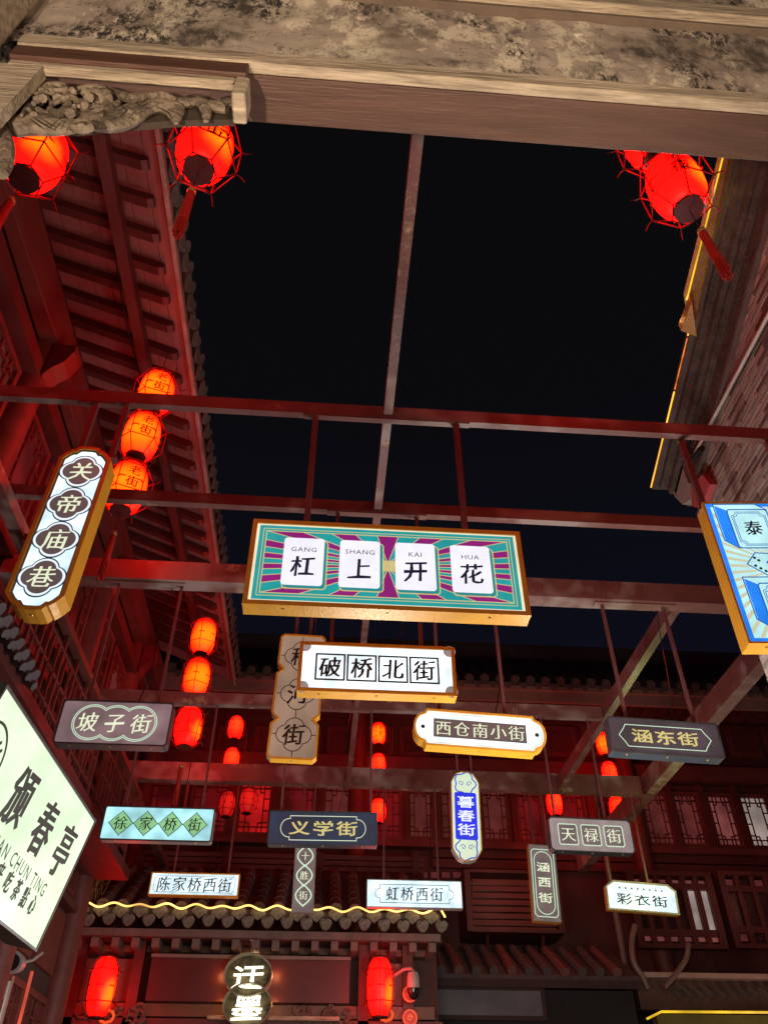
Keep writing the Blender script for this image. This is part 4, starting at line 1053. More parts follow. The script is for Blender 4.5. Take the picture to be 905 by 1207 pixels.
# wall panels between the columns: lattice windows, rails
pane_red = emat('dim_red_room_glass', W_((96, 10, 14)), .8, .5, 2)
pane_dark = pmat('dark_window_paper', (.03, .012, .012), (.07, .03, .03), 3, .3, .05)
pane_white = emat('lit_curtain_glass', W_((150, 134, 128)), .9, .3, 3)
pane_brown = emat('lit_brown_glass', W_((84, 34, 32)), .9, .35, 3)
pane_pink = emat('lit_pink_glass', W_((112, 58, 56)), .9, .35, 3)
def lattice_pts(w, h, b):
    """bars of a Chinese lattice: outer frame with corner keys, in (u, v) about the centre"""
    L = []; iw, ih = w * .60, h * .78
    for sx_ in (-1, 1):
        L.append(((sx_ * iw / 2, -h / 2), (sx_ * iw / 2, h / 2))); 
        for v in (-.30, -.06, .18, .40): L.append(((sx_ * iw / 2, v * h), (sx_ * w / 2, v * h)))
    for sz_ in (-1, 1):
        L.append(((-w / 2, sz_ * ih / 2), (w / 2, sz_ * ih / 2)))
        L.append(((-iw * .22, sz_ * ih / 2), (-iw * .22, sz_ * h / 2))); L.append(((iw * .22, sz_ * ih / 2), (iw * .22, sz_ * h / 2)))
        for sx_ in (-1, 1):
            x0 = sx_ * iw / 2; z0 = sz_ * ih / 2; k = iw * .24
            L.append(((x0 - sx_ * k, z0), (x0 - sx_ * k, z0 - sz_ * k))); L.append(((x0 - sx_ * k, z0 - sz_ * k), (x0, z0 - sz_ * k)))
    return L
def window_x(x, yc, zc, w, h, pane, root, off, bar=.022, frame_m=wood_red2):      # window in a wall facing +x
    ox, oy, oz = x - off.x, yc - off.y, zc + C_ - off.z
    m = MB()
    for a, b in (((-w / 2, -h / 2), (w / 2, -h / 2)), ((-w / 2, h / 2), (w / 2, h / 2))): m.box(ox, ox + .06, oy - w / 2 - .03, oy + w / 2 + .03, oz + a[1] - .03, oz + a[1] + .03)
    for s_ in (-1, 1): m.box(ox, ox + .057, oy + s_ * w / 2 - .03, oy + s_ * w / 2 + .03, oz - h / 2 + .031, oz + h / 2 - .031)
    f = m.build('window', frame_m, root)
    m = MB(); m.box(ox + .004, ox + .012, oy - w / 2 + .031, oy + w / 2 - .031, oz - h / 2 + .031, oz + h / 2 - .031); m.build('pane', pane, f)
    m = MB()
    for a, b in lattice_pts(w - .06, h - .06, bar): m.bar((ox + .03, oy + a[0], oz + a[1]), (ox + .03, oy + b[0], oz + b[1]), bar, bar, (1, 0, 0))
    tag(m.build('lattice', frame_m, f), kind='stuff'); return f
def window_y(y, xc, zc, w, h, pane, root, off, bar=.028, frame_m=wood_red2):      # window in a wall facing -y (zc absolute)
    ox, oy, oz = xc - off.x, y - off.y, zc - off.z
    m = MB()
    for s_ in (-1, 1):
        m.box(ox - w / 2 - .04, ox + w / 2 + .04, oy - .07, oy, oz + s_ * h / 2 - .04, oz + s_ * h / 2 + .04)
        m.box(ox + s_ * w / 2 - .04, ox + s_ * w / 2 + .04, oy - .067, oy, oz - h / 2 + .041, oz + h / 2 - .041)
    f = m.build('window', frame_m, root)
    m = MB(); m.box(ox - w / 2 + .041, ox + w / 2 - .041, oy - .014, oy - .004, oz - h / 2 + .041, oz + h / 2 - .041); m.build('pane', pane, f)
    m = MB()
    for a, b in lattice_pts(w - .08, h - .08, bar): m.bar((ox + a[0], oy - .038, oz + a[1]), (ox + b[0], oy - .038, oz + b[1]), bar, bar, (0, 1, 0))
    tag(m.build('lattice', frame_m, f), kind='stuff'); return f
bays = [(1.75, 4.75), (5.05, 8.05), (8.35, 10.15)]
for bi, (ya, yb_) in enumerate(bays):
    n = 4 if yb_ - ya > 2.5 else 2; w = (yb_ - ya) / n
    for i in range(n):
        yc = ya + w * (i + .5)
        window_x(-2.9, yc, 4.95, w * .80, .95, [pane_dark, pane_red, pane_dark, pane_brown][(i + bi) % 4], lb, LE)
        window_x(-2.9, yc, 3.15, w * .80, 1.15, [pane_dark, pane_dark, pane_brown, pane_dark][(i * 3 + bi) % 4], lb, LE)
        lbox('wall_panel', -2.9, -2.865, yc - w * .42, yc + w * .42, 1.75, 2.35, wood_red2)
        window_x(-2.9, yc, .75, w * .80, 1.5, pane_dark, lb, LE)
    lbox('middle_rail', -2.9, -2.80, ya, yb_, 4.16, 4.34, wood_red2)
    lbox('rail', -2.9, -2.83, ya, yb_, 3.84, 3.93, wood_red)
    lbox('middle_rail', -2.9, -2.78, ya, yb_, 2.40, 2.48, wood_red)
# balcony lattice standing out from the wall
for bi, (ya, yb_) in enumerate(bays[1:]):
    lbox('balcony_floor', -2.9, -2.32, ya - .1, yb_ + .2, 2.82, 2.93, wood_red)
    lbox('balcony_rail', -2.42, -2.34, ya - .1, yb_ + .2, 3.78, 3.85, wood_red2)
    m = MB(); k = int((yb_ - ya) / .42)
    for i in range(k + 1):
        y = ya + i * (yb_ - ya) / k - LE.y; x = -2.38 - LE.x
        m.bar((x, y, 2.93 + C_), (x, y, 3.78 + C_), .03, .03)
        if i < k:
            d = (yb_ - ya) / k
            for z in (3.08, 3.35, 3.62): m.bar((x, y, z + C_), (x, y + d, z + C_), .022, .022)
            m.bar((x, y + d * .3, 3.08 + C_), (x, y + d * .3, 3.62 + C_), .022, .022); m.bar((x, y + d * .7, 3.08 + C_), (x, y + d * .7, 3.62 + C_), .022, .022)
    tag(m.build('balcony_lattice', wood_red2, lb), kind='stuff')
# lean-to tiled roof near the tea sign
lean = empty('lean_to_roof', (-2.88, 4, 2.9 + C_), 'dark corrugated lean-to roof on the left wall above the green tea house sign', 'small roof')
m = MB(); m.prism([(0, .42), (.62, 0), (.62, .04), (0, .46)], -2.0, 1.6); m.build('roof_slab', wood_red, lean)
rt_me = meshdata(MB().tube([(.02, 0, .46), (.22, 0, .325), (.43, 0, .18), (.66, 0, .025)], [.05, .052, .054, .056], 8), 'roll_tile', pmat('purple_grey_tile', (.05, .035, .045), (.10, .075, .09), 6, .7, .3))
rl_me = meshdata(MB().tube([(.02, 0, .40), (.66, 0, -.035)], .035, 8), 'under_roll', pmat('purple_grey_tile', None))
for i in range(24): place(rt_me, 'roll_tile', lean, (0, -1.95 + i * .15, 0)); place(rl_me, 'under_roll', lean, (0, -1.9 + i * .15, 0))
# lower left post with light strip and flood camera
p0 = at(38, 1148, 8.6); p1 = at(22, 1207, 8.6)
tag(MB().box(p0.x - .012, p0.x + .012, 8.58, 8.60, p0.z - 2.0, p0.z + .02).build('strip_light', emat('red_strip', (1, .12, .06), .7, .3)), 'thin upright orange red light strip at the lower left below the green sign', 'strip light')
q = at(22, 1150, 8.7)
tag(MB().tube([(q.x - .10, 8.75, 0), (q.x - .10, 8.75, q.z)], .055, 14).build('drain_pipe', grey_case, None, True), 'grey metal drain pipe beside the orange red light strip at lower left', 'pipe')
fl = empty('round_spotlight', at(19, 1134, 8.5), 'small round grey spotlight under the green sign corner', 'spotlight')
MB().tube([(0, -.10, -.02), (0, .08, 0)], [.095, .075], 18).build('lamp_body', white_metal, fl); MB().tube([(0, -.112, -.022), (0, -.10, -.02)], [.07, .07], 18).build('lens', black_glass, fl)
MB().tube([(.07, 0, 0), (.14, .02, .02), (.19, .1, .10)], .014, 6).build('arm', white_metal, fl)
# cables under the left eave
for pts, lab in (([atX(2, 205, -2.62), atX(66, 395, -2.62)], 'thin bright cable running under the left eave beam from the top corner'), ([atX(72, 430, -2.62), atX(97, 530, -2.62)], 'thin cable under the left eave above the tall gold sign')):
    m = MB(); m.tube([pts[0], (pts[0] + pts[1]) / 2 - Vector((0, 0, .015)), pts[1]], .0035, 6); tag(m.build('cable', rodm), lab, 'cable')

for (xa, ya, za), (xb, yb2, zb2), sag, lab in (((-2.7, 3.69, 5.72), (3.25, 3.69, 5.72), .012, 'thin black wire laid along the top of the nearest beam'),
                                 ((-2.1, 4.0, 7.92), (-2.05, 9.6, 7.92), .10, 'thin black wire looping under the left eave purlin')):
    P = [Vector((xa + (xb - xa) * i / 16, ya + (yb2 - ya) * i / 16, za + (zb2 - za) * i / 16 - sag * abs(math.sin(i / 16 * math.pi * 4)))) for i in range(17)]
    m = MB(); m.tube(P, .006, 5); tag(m.build('wire', black_glass), lab, 'wire')
# ------------------------------------------------------------------ right gable building
GX = 3.3
gb = empty('brick_gable_building', (GX, 4.0, 0), 'grey brick gable building on the right with a sloping moulded verge edged in gold light', 'building')
def rk(y): return 6.38 - .4226 * (y - 2.78)      # verge edge height above camera at x = 3.05
YE = 5.14; YA = -1.0
m = MB(); yy = lambda y: y - 4.0
m.prismX([(yy(-5), 0), (yy(YE), 0), (yy(YE), rk(YE) - .04 + C_), (yy(YA), rk(YA) - .04 + C_), (yy(-5), rk(YA) - 1.7 + C_)], 0, 3.5); m.build('wall', mortar_m, gb)
me_b = [meshdata(MB().box(-.005, .03, -.141, .141, -.0205, .0205), 'brick', q) for q in (brick_m, brick_m2)]
vis = []; rest = MB()
row = 0; z = .2 - C_
while z < 7.6:
    y = YE - .145 - (row % 2) * .148
    while y > -1.0:
        top = rk(y) - .46
        if z < top:
            if 2.95 < y and z > 3.95: vis.append((y, z))
            elif y > -.8: rest.box(-.005, .03, yy(y) - .142, yy(y) + .142, z + C_ - .0225, z + C_ + .0225)
        y -= .294
    z += .054; row += 1
vis.sort(key=lambda t: -t[0]); keep = vis[:299]
for y, z in vis[299:]: rest.box(-.005, .03, yy(y) - .142, yy(y) + .142, z + C_ - .0225, z + C_ + .0225)
for y, z in keep: place(random.choice([me_b[0], me_b[0], me_b[0], me_b[1]]), 'brick', gb, (random.uniform(-.003, .002), yy(y) + random.uniform(-.003, .003), z + C_))
tag(rest.build('brick', brick_m, gb), kind='stuff')
def rake(name, x0, x1, d0, d1, mat, ya=YA, yb=5.45, root=gb):
    m = MB(); m.prismX([(yy(ya), rk(ya) - d1 + C_), (yy(yb), rk(yb) - d1 + C_), (yy(yb), rk(yb) - d0 + C_), (yy(ya), rk(ya) - d0 + C_)], x0 - GX, x1 - GX); return m.build(name, mat, root)
rake('verge_moulding', 3.25, 3.30, .43, .47, brick_m2, yb=5.30); rake('verge_board', 3.255, 3.30, .24, .428, pmat('dark_verge_plaster', (.028, .020, .017), (.085, .062, .052), 7, .9, .9), yb=5.36)
vb = pmat('verge_brown', (.025, .018, .015), (.10, .072, .06), 8, .9, .9)
rake('verge_moulding', 3.20, 3.30, .19, .238, vb, yb=5.40); rake('verge_moulding', 3.155, 3.30, .11, .188, vb, yb=5.43); rake('verge_moulding', 3.09, 3.30, .045, .108, vb, yb=5.45)
rake('verge_tiles', 3.04, 3.40, -.05, .043, tile_m, yb=5.50)
# corner ornament at the foot of the verge
m = MB(); m.prismX([(yy(5.14), 4.95 + C_), (yy(5.20), 4.80 + C_), (yy(5.34), 4.86 + C_), (yy(5.42), 5.02 + C_), (yy(5.44), 5.10 + C_), (yy(5.14), 5.22 + C_)], -.10, .25); o = m.build('corner_ornament', brick_m, gb)
m = MB(); m.prismX([(yy(4.86), 4.68 + C_), (yy(5.12), 4.62 + C_), (yy(5.24), 4.76 + C_), (yy(5.14), 4.90 + C_), (yy(4.92), 4.86 + C_)], -.08, -.014); m.build('red_cloth_drape', pmat('red_cloth', (.32, .04, .05), (.45, .08, .09), 4, .8, .5), gb)
m = MB(); m.tube([(GX - .05 - GX, yy(1.0), 5.16 + C_), (-.05, yy(5.1), 5.16 + C_)], .016, 8); m.build('conduit', pmat('pale_conduit', (.4, .36, .33), (.55, .5, .46), 9, .4, .05), gb)
m = MB(); m.tube([(-.04, yy(5.0), 5.15 + C_), (-.16, yy(4.96), 5.05 + C_), (-.2, yy(4.8), 4.92 + C_), (-.2, yy(4.6), 4.86 + C_)], .028, 8); m.build('pipe_elbow', black_glass, gb)
def ledpath(name, x, ya, yb, d, r, root, mat): 
    m = MB(); m.tube([(x - GX, yy(ya), rk(ya) - d + C_), (x - GX, yy(yb), rk(yb) - d + C_)], r, 6); return m.build(name, mat, root)
ledpath('verge_light_strip', 3.03, 2.2, 4.12, .02, .006, gb, led_gold); ledpath('verge_light_strip', 3.03, 4.14, 4.58, .02, .005, gb, emat('faulty_led', (1, .22, .03), 1.2, .6, 12)); ledpath('verge_light_strip', 3.03, 4.6, 5.5, .02, .007, gb, led_gold)
# flying board beyond the verge, gold lit
fb = empty('upturned_eave_end', (GX, 4.0, 0), 'gold lit timber eave end pointing out beyond the brick verge at upper right', 'eave end')
pA, pB, pT = atX(853, 185, 2.85), atX(812, 347, 2.85), atX(799, 383, 2.85)
q0 = atX(866, 185, 3.0); q1 = atX(817, 386, 3.0)
wood_gold = pmat('honey_timber', (.30, .17, .06), (.48, .29, .11), 6, .6, .5, 0, (1, 3, 1), .3, 18)
def quadslab(name, P, t, mat, root):
    a = [p - root.location for p in P]; n = (a[1] - a[0]).cross(a[2] - a[0]).normalized() * t
    k = len(a); m = MB(); m.add(a + [p + n for p in a], [tuple(range(k)), tuple(range(2 * k - 1, k - 1, -1))] + [(i, i + k, (i + 1) % k + k, (i + 1) % k) for i in range(k)]); return m.build(name, mat, root)
e0 = pA + (pA - pB) * .6; f0 = q0 + (q0 - q1) * .5
quadslab('eave_board', [e0, f0, q1, pB], .05, wood_gold, fb)
quadslab('eave_tip', [pB + Vector((0, .01, -.005)), pT, q1 + Vector((0, .012, -.03))], .10, wood_gold, fb)
for a, b in ((e0, pB), (pB, pB + (pT - pB) * .15)):
    m = MB(); off = Vector((-.015, 0, -.012)); m.tube([a - fb.location + off, b - fb.location + off], .007, 6); m.build('light_strip', led_yellow if a is e0 else led_gold, fb)
#NEXT2
# ------------------------------------------------------------------ back building closing the lane
BO = Vector((3.0, 15.0, 0))
bb = empty('back_building', BO, 'two storey dark red timber building closing the far end of the lane', 'building')
def pbox(name, x0, x1, y0, y1, Y, depth, mat, root, front=0.0):     # box whose front fills a stretch of the facade
    cx, cy = (x0 + x1) / 2, (y0 + y1) / 2; a = at(x0, cy, Y); b = at(x1, cy, Y); t = at(cx, y0, Y).z; bt = at(cx, y1, Y).z; l = root.location
    m = MB(); m.box(a.x - l.x, b.x - l.x, Y - front - l.y, Y + depth - l.y, bt - l.z, t - l.z); return m.build(name, mat, root)
def bbx(name, x0, x1, y0, y1, z0, z1, mat, root=bb):
    l = root.location; m = MB(); m.box(x0 - l.x, x1 - l.x, y0 - l.y, y1 - l.y, z0 - l.z, z1 - l.z); return m.build(name, mat, root)
wall_dr = pmat('back_wall_red', (.060, .012, .012), (.11, .022, .020), 2, .6, .2)
XA, XB = -4.2, 11.2
zE = at(560, 806, 14.2).z
bbx('wall', XA, XB, 15.0, 18.0, 0, zE + .25, wall_dr)
bbx('fascia_board', XA, XB, 14.10, 14.16, zE - .40, zE - .17, pmat('pale_pink_fascia', (.27, .14, .12), (.40, .23, .20), 3, .7, .3), bb)
bbx('eave_fill', XA, XB, 14.05, 14.12, zE - .168, zE - .02, MATS['pale_pink_fascia'])
bbx('eave_soffit', XA, XB, 14.161, 14.999, zE - .20, zE - .12, wood_red)
m = MB(); m.prismX([(14.02 - 15, zE - .10), (17.2 - 15, zE + 2.28), (17.2 - 15, zE + 2.36), (14.02 - 15, zE - .02)], XA - BO.x, XB - BO.x); m.build('roof', tile_m, bb)
tb = meshdata(MB().tube([(0, 0, 0), (0, 1.4, 1.04)], .085, 8), 'roll_tile', tile_m); rd = meshdata(MB().tube([(0, -.03, 0), (0, .01, 0)], .09, 14), 'tile_end', pmat('dusty_tile_end', (.10, .065, .060), (.20, .13, .12), 14, .8, .5))
tri = meshdata(MB().prism([(-.095, .02), (-.05, -.07), (0, -.12), (.05, -.07), (.095, .02)], 0, .02), 'drip_tile', MATS['dusty_tile_end'])
n = int((XB - XA) / .31)
for i in range(n):
    x = XA + .15 + i * .31 - BO.x; dz = random.uniform(-.012, .012)
    place(tb, 'roll_tile', bb, (x, 14.05 - 15, zE + .03 + dz)); place(rd, 'tile_end', bb, (x, 14.03 - 15, zE + .03 + dz)); place(tri, 'drip_tile', bb, (x + .155, 14.0 - 15, zE - .07 + dz), (random.uniform(-.1, .1), 0, 0))
bbx('roof_ridge', XA, XB, 17.1, 17.4, zE + 2.3, zE + 2.75, tile_m)
# rafters under the back eave
rb = meshdata(MB().box(-.05, .05, 0, .86, -.05, .05), 'rafter', rafter_m)
for i in range(44): place(rb, 'rafter', bb, (XA + .2 + i * .35 - BO.x, 14.165 - 15, zE - .26))
# horizontal members
for nm, y0, y1, dep, mt in (('upper_beam', 826, 840, .22, wood_red2), ('upper_rail', 846, 851, .12, wood_red), ('middle_beam', 898, 916, .20, wood_red2), ('window_head', 920, 926, .10, wood_red), ('sill', 995, 1003, .22, wood_red2)):
    zt, zb = at(520, y0, 15).z, at(520, y1, 15).z; bbx(nm, XA, XB, 15 - dep, 14.998, zb, zt, mt)
# framed frieze panels
xx = 170
while xx < 915:
    w_ = 36
    f = pbox('frieze_panel', xx, xx + w_, 856, 892, 14.94, .05, wood_red2, bb)
    g = pbox('panel_inset', xx + 5, xx + w_ - 5, 862, 886, 14.92, .018, wall_dr, bb); g.parent = f; 
    xx += 43
for px in (150, 218, 275, 324, 376, 428, 478, 514, 562, 604, 648, 694, 744, 790, 828, 868, 912):
    a = at(px, 960, 14.95); bbx('post', a.x - .05, a.x + .05, 14.80, 14.997, at(520, 1003, 15).z + .001 - 0, at(520, 920, 15).z, wood_red)
for px in (165, 420, 745):
    a = at(px, 960, 14.9); m = MB(); m.lathe([(.17, 0), (.17, zE - .21)], 16, (a.x - BO.x, 14.82 - 15, 0)); m.build('column', wood_red2, bb, True)
wins = [(176, 210, pane_red), (226, 268, pane_red), (282, 318, emat('glowing_red_glass', W_((170, 16, 18)), 1.1, .4, 2)), (330, 370, pane_red), (382, 421, pane_brown), (434, 471, pane_red), (482, 508, pane_brown), (520, 555, pane_brown), (568, 597, pane_brown), (610, 642, pane_red), (654, 688, pane_red), (702, 738, pane_dark), (758, 786, pane_brown), (796, 822, pane_brown), (836, 862, pane_pink), (874, 904, pane_white)]
for x0, x1, pn in wins:
    c = at((x0 + x1) / 2, 958, 14.93); w_ = at(x1, 958, 14.93).x - at(x0, 958, 14.93).x; h_ = at(520, 929, 14.93).z - at(520, 990, 14.93).z
    window_y(14.93, c.x, (at(520, 929, 14.93).z + at(520, 990, 14.93).z) / 2, w_ + .04, h_ + .02, pn, bb, BO, .021)
# boards of the balcony front: long horizontal planks catching the red light
for i, (y0, y1) in enumerate(((1006, 1012), (1013, 1019), (1020, 1026), (1027, 1034))):
    pbox('balcony_plank', 160, 500, y0, y1 - .6, 13.9 + .02 * (i % 2), .05, wood_red2, bb)
for px in (160, 262, 372, 486): pbox('balcony_post', px, px + 9, 1004, 1036, 13.85, .12, wood_red, bb)
pbox('balcony_floor', 150, 503, 1036, 1041, 13.8, 1.19, wood_red, bb)
for i, (y0, y1) in enumerate(((1006, 1015), (1017, 1027))): pbox('lower_plank', 510, 930, y0, y1, 14.88, .10, wood_red, bb)
# small lit upper lights between the hongqiao sign and the air conditioner
for px in (495, 508, 521, 534, 547): pbox('small_window', px, px + 9, 1028, 1034, 14.9, .05, pane_brown, bb)

# air conditioner cage
a0 = at(597, 1064, 14.2)
ac = empty('air_conditioner_cage', (a0.x, 14.4, a0.z), 'slatted dark red air conditioner cage on the wall left of the vertical taupe sign', 'louvre cage')
def lpx(px, py, Y, root): v = at(px, py, Y); return v - root.location
for i, py in enumerate(range(1036, 1093, 8)):
    a = lpx(556, py, 14.1, ac); b = lpx(656, py, 14.1, ac); m = MB(); m.add([(a.x, a.y, a.z), (b.x, a.y, a.z), (b.x, a.y + .06, a.z + .03), (a.x, a.y + .06, a.z + .03), (a.x, a.y, a.z - .075), (b.x, a.y, a.z - .075), (b.x, a.y + .06, a.z - .045), (a.x, a.y + .06, a.z - .045)], [(0, 1, 2, 3), (7, 6, 5, 4), (0, 4, 5, 1), (1, 5, 6, 2), (2, 6, 7, 3), (3, 7, 4, 0)])
    m.build('slat', wood_red2, ac)
t_ = lpx(550, 1031, 14.1, ac); u_ = lpx(662, 1096, 14.1, ac)
for x in (t_.x, u_.x): m = MB(); m.box(x - .05, x + .05, -.33, .5, u_.z - .05, t_.z + .08); m.build('side_post', wood_red, ac)
m = MB(); m.box(t_.x + .051, u_.x - .051, .10, .55, u_.z, t_.z + .03); m.build('unit', pmat('unit_casing', (.34, .30, .29), (.44, .40, .38), 4, .5, .05), ac)
for z in (t_.z + .04, u_.z - .055): m = MB(); m.box(t_.x + .051, u_.x - .051, -.32, .55, z, z + .05); m.build('rail', wood_red, ac)
for x in (t_.x + .3, u_.x - .3): m = MB(); m.bar((x, .5, u_.z - .9), (x, -.2, u_.z - .06), .05, .05, (1, 0, 0)); m.build('support', wood_red, ac)

# low tiled canopy at the right of the shop with its dark shop board
zc0 = at(620, 1150, 13.4).z; zc1 = at(620, 1122, 14.3).z
cx0, cx1 = at(508, 1150, 13.4).x, at(752, 1150, 13.4).x
cn = empty('tiled_canopy', ((cx0 + cx1) / 2, 13.4, zc0), 'low tiled canopy over a dark shop front below the slatted cage', 'canopy')
hw = (cx1 - cx0) / 2; m = MB(); m.prismX([(0, -.05), (.95, zc1 - zc0 - .06), (.95, zc1 - zc0 + .0), (0, .01)], -hw, hw); m.build('roof_slab', tile_m, cn)
ct = meshdata(MB().tube([(0, -.02, .05), (0, .45, .05 + (zc1 - zc0) * .49), (0, .93, .05 + (zc1 - zc0))], [.075, .07, .066], 8), 'roll_tile', tile_m)
ct2 = meshdata(MB().tube([(0, -.02, .05), (0, .45, .05 + (zc1 - zc0) * .49), (0, .93, .05 + (zc1 - zc0))], [.075, .07, .066], 8), 'roll_tile', pmat('reddish_tile', (.13, .05, .04), (.22, .09, .07), 6, .8, .4))
n = int(2 * hw / .27)
for i in range(n): place(ct2 if i % 3 == 1 else ct, 'roll_tile', cn, (-hw + .15 + i * .27, 0, random.uniform(-.01, .01)), (0, 0, random.uniform(-.03, .03)))
m = MB(); m.box(-hw, hw, -.04, .0, -.16, -.055); m.build('gutter', dark_wall, cn)
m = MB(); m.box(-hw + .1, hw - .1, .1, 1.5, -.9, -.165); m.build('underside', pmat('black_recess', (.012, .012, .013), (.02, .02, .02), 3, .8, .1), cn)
a = at(500, 1166, 13.45); b = at(640, 1198, 13.45)
sb = empty('dark_shop_board', ((a.x + b.x) / 2, 13.45, (a.z + b.z) / 2), 'dull grey painted shop board under the low tiled canopy', 'shop board')
m = MB(); m.box(-(b.x - a.x) / 2, (b.x - a.x) / 2, 0, .05, -(a.z - b.z) / 2, (a.z - b.z) / 2); m.build('board', pmat('grey_mural_board', (.10, .10, .12), (.20, .19, .21), 1.4, .6, .1, 0, (1, 1, 1), .15), sb)
m = MB(); m.ribbon(rect((b.x - a.x) + .06, (a.z - b.z) + .06), .06, -.02, .06); m.build('frame', dark_wall, sb)
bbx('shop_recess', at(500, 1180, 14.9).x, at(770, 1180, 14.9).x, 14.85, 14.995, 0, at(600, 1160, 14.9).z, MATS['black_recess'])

# lit lattice screens at lower right
def screen(x0, x1, y0, y1, Y, label, cols, rows, pan):
    a = at(x0, (y0 + y1) / 2, Y); b = at(x1, (y0 + y1) / 2, Y); zt = at((x0 + x1) / 2, y0, Y).z; zb = at((x0 + x1) / 2, y1, Y).z
    r = empty('lattice_screen', ((a.x + b.x) / 2, Y, zb), label, 'lattice window'); w = b.x - a.x; h = zt - zb
    f = MB(); f.box(-w / 2 - .06, w / 2 + .06, -.06, .10, -.07, 0); f.box(-w / 2 - .06, w / 2 + .06, -.06, .10, h, h + .07)
    for sg in (-1, 1): f.box(sg * w / 2 - .06, sg * w / 2 + .06, -.057, .09, .001, h - .001)
    tag(f.build('frame', wood_red, r), kind='stuff')
    for i in range(1, cols):
        m = MB(); m.box(-w / 2 + w * i / cols - .045, -w / 2 + w * i / cols + .045, -.04, .03, .002, h - .002); m.build('upright', wood_red, r)
    for q in rows[1:-1]:
        m = MB(); m.box(-w / 2 + .061, w / 2 - .061, -.037, .028, h * q - .05, h * q + .05); m.build('rail', wood_red, r)
    k = 0
    for i in range(cols):
        for j in range(len(rows) - 1):
            mt = pan(i, j)
            if mt is None: continue
            m = MB(); m.box(-w / 2 + w * i / cols + .05, -w / 2 + w * (i + 1) / cols - .05, .03, .05, h * rows[j] + .055, h * rows[j + 1] - .055); m.build('pane', mt, r)
    return r
screen(748, 842, 1033, 1113, 14.4, 'lattice screen with pale lit panes behind the small starred sign', 6, (0, .16, .84, 1), lambda i, j: pane_pink if j != 1 else (pane_white if i >= 4 else pane_dark))
screen(858, 912, 1033, 1113, 14.4, 'dark lattice screen with a few red lit panes at the right edge', 3, (0, .2, .8, 1), lambda i, j: pane_brown if (i + j) % 2 == 0 and j != 1 else pane_dark)
pipe_m = pmat('pinkish_pipe', (.15, .085, .072), (.26, .16, .14), 6, .5, .1)
def pxtube(pts, Y, r, name, label, mat=pipe_m, cat='pipe'):
    P = [at(px, py, Y) for px, py in pts]; Q = []
    for i in range(len(P) - 1):
        a, b, c, d = P[max(0, i - 1)], P[i], P[i + 1], P[min(len(P) - 1, i + 2)]
        for k in range(4):
            t = k / 4; Q.append(.5 * ((2 * b) + (c - a) * t + (2 * a - 5 * b + 4 * c - d) * t * t + (3 * b - a - 3 * c + d) * t ** 3))
    Q.append(P[-1]); m = MB(); m.tube(Q, r, 8); return tag(m.build(name, mat, None, True), label, cat)
pxtube([(748, 1090), (744, 1112), (747, 1135), (757, 1152), (763, 1166)], 13.6, .045, 'curved_support', 'curved pinkish support under the left end of the lit lattice screen', cat='support')
pxtube([(811, 1112), (808, 1130), (796, 1148), (782, 1164)], 13.6, .04, 'curved_support', 'curved pinkish support under the middle of the lit lattice screen', cat='support')
pxtube([(714, 1010), (724, 1070), (733, 1120), (740, 1165), (746, 1215)], 14.2, .05, 'drain_pipe', 'pinkish drain pipe running down beside the small starred sign')
pxtube([(636, 930), (640, 960), (646, 1000)], 14.4, .03, 'conduit', 'thin pinkish conduit behind the grey mauve sign')
# right lower shop front
rs = empty('right_shop_front', (at(850, 1150, 13.8).x, 13.8, 0), 'lower right shop front with a pale cornice line and a yellow light strip', 'shop front')
pbox('cornice', 758, 930, 1147, 1153, 13.6, .3, pmat('pale_pink_cornice', (.36, .22, .20), (.5, .33, .3), 4, .6, .1), rs)
pbox('fascia', 752, 930, 1154, 1191, 13.8, .3, pmat('brown_fascia', (.09, .045, .035), (.15, .07, .05), 3, .6, .3), rs)
for i in range(11):
    a = at(790 + i * 13, 1165, 13.7) - rs.location; b = at(802 + i * 13, 1176, 13.62) - rs.location; m = MB(); m.tube([a, b], .05, 6); m.build('roll_tile', tile_m, rs)
pbox('olive_board', 775, 930, 1196, 1216, 13.5, .2, pmat('olive_board', (.10, .09, .02), (.16, .14, .04), 3, .5, .1), rs)
P = [at(762, 1201, 13.3), at(779, 1192.5, 13.3), at(935, 1193.5, 13.3)]; m = MB(); m.tube([p - rs.location for p in P], .018, 6); m.build('light_strip', led_yellow, rs)
pbox('wall', 752, 930, 1217, 1300, 13.7, .3, dark_wall, rs)

# ------------------------------------------------------------------ gate house shop in the middle
GO = Vector((-.8, 12.4, 0))
gh = empty('tiled_gate_shop', GO, 'low shop front with grey roll tiled roof edged by a wavy gold rope light', 'shop front')
gx0, gx1 = at(86, 1068, 12).x, at(519, 1078, 12).x; gz = (at(86, 1066, 12).z + at(519, 1079, 12).z) / 2
YR = 13.35; zr1 = at(300, 1031, YR).z
def gbx(name, x0, x1, y0, y1, z0, z1, mat): return bbx(name, x0, x1, y0, y1, z0, z1, mat, gh)
slope = (zr1 - gz) / (YR - 12.0)
m = MB(); m.prismX([(12.02 - GO.y, gz - .08), (YR - GO.y, zr1 - .10), (YR - GO.y, zr1 - .02), (12.02 - GO.y, gz - .0)], gx0 - GO.x, gx1 - GO.x); m.build('roof_slab', tile_m, gh)
tp = MB(); L_ = YR - 12.0; nseg = 6
for k in range(nseg):
    y0, y1 = L_ * k / nseg, L_ * (k + 1) / nseg + .02
    tp.tube([(0, y0, .02 + y0 * slope), (0, y1, .02 + y1 * slope - .005)], [.088, .078], 10)
tm = [meshdata(tp, 'roll_tile', pmat('brownish_tile', (.085, .062, .055), (.19, .145, .13), 6, .7, .4), False), meshdata(tp, 'roll_tile', pmat('darker_tile', (.04, .03, .028), (.09, .065, .06), 5, .85, .4), False)]
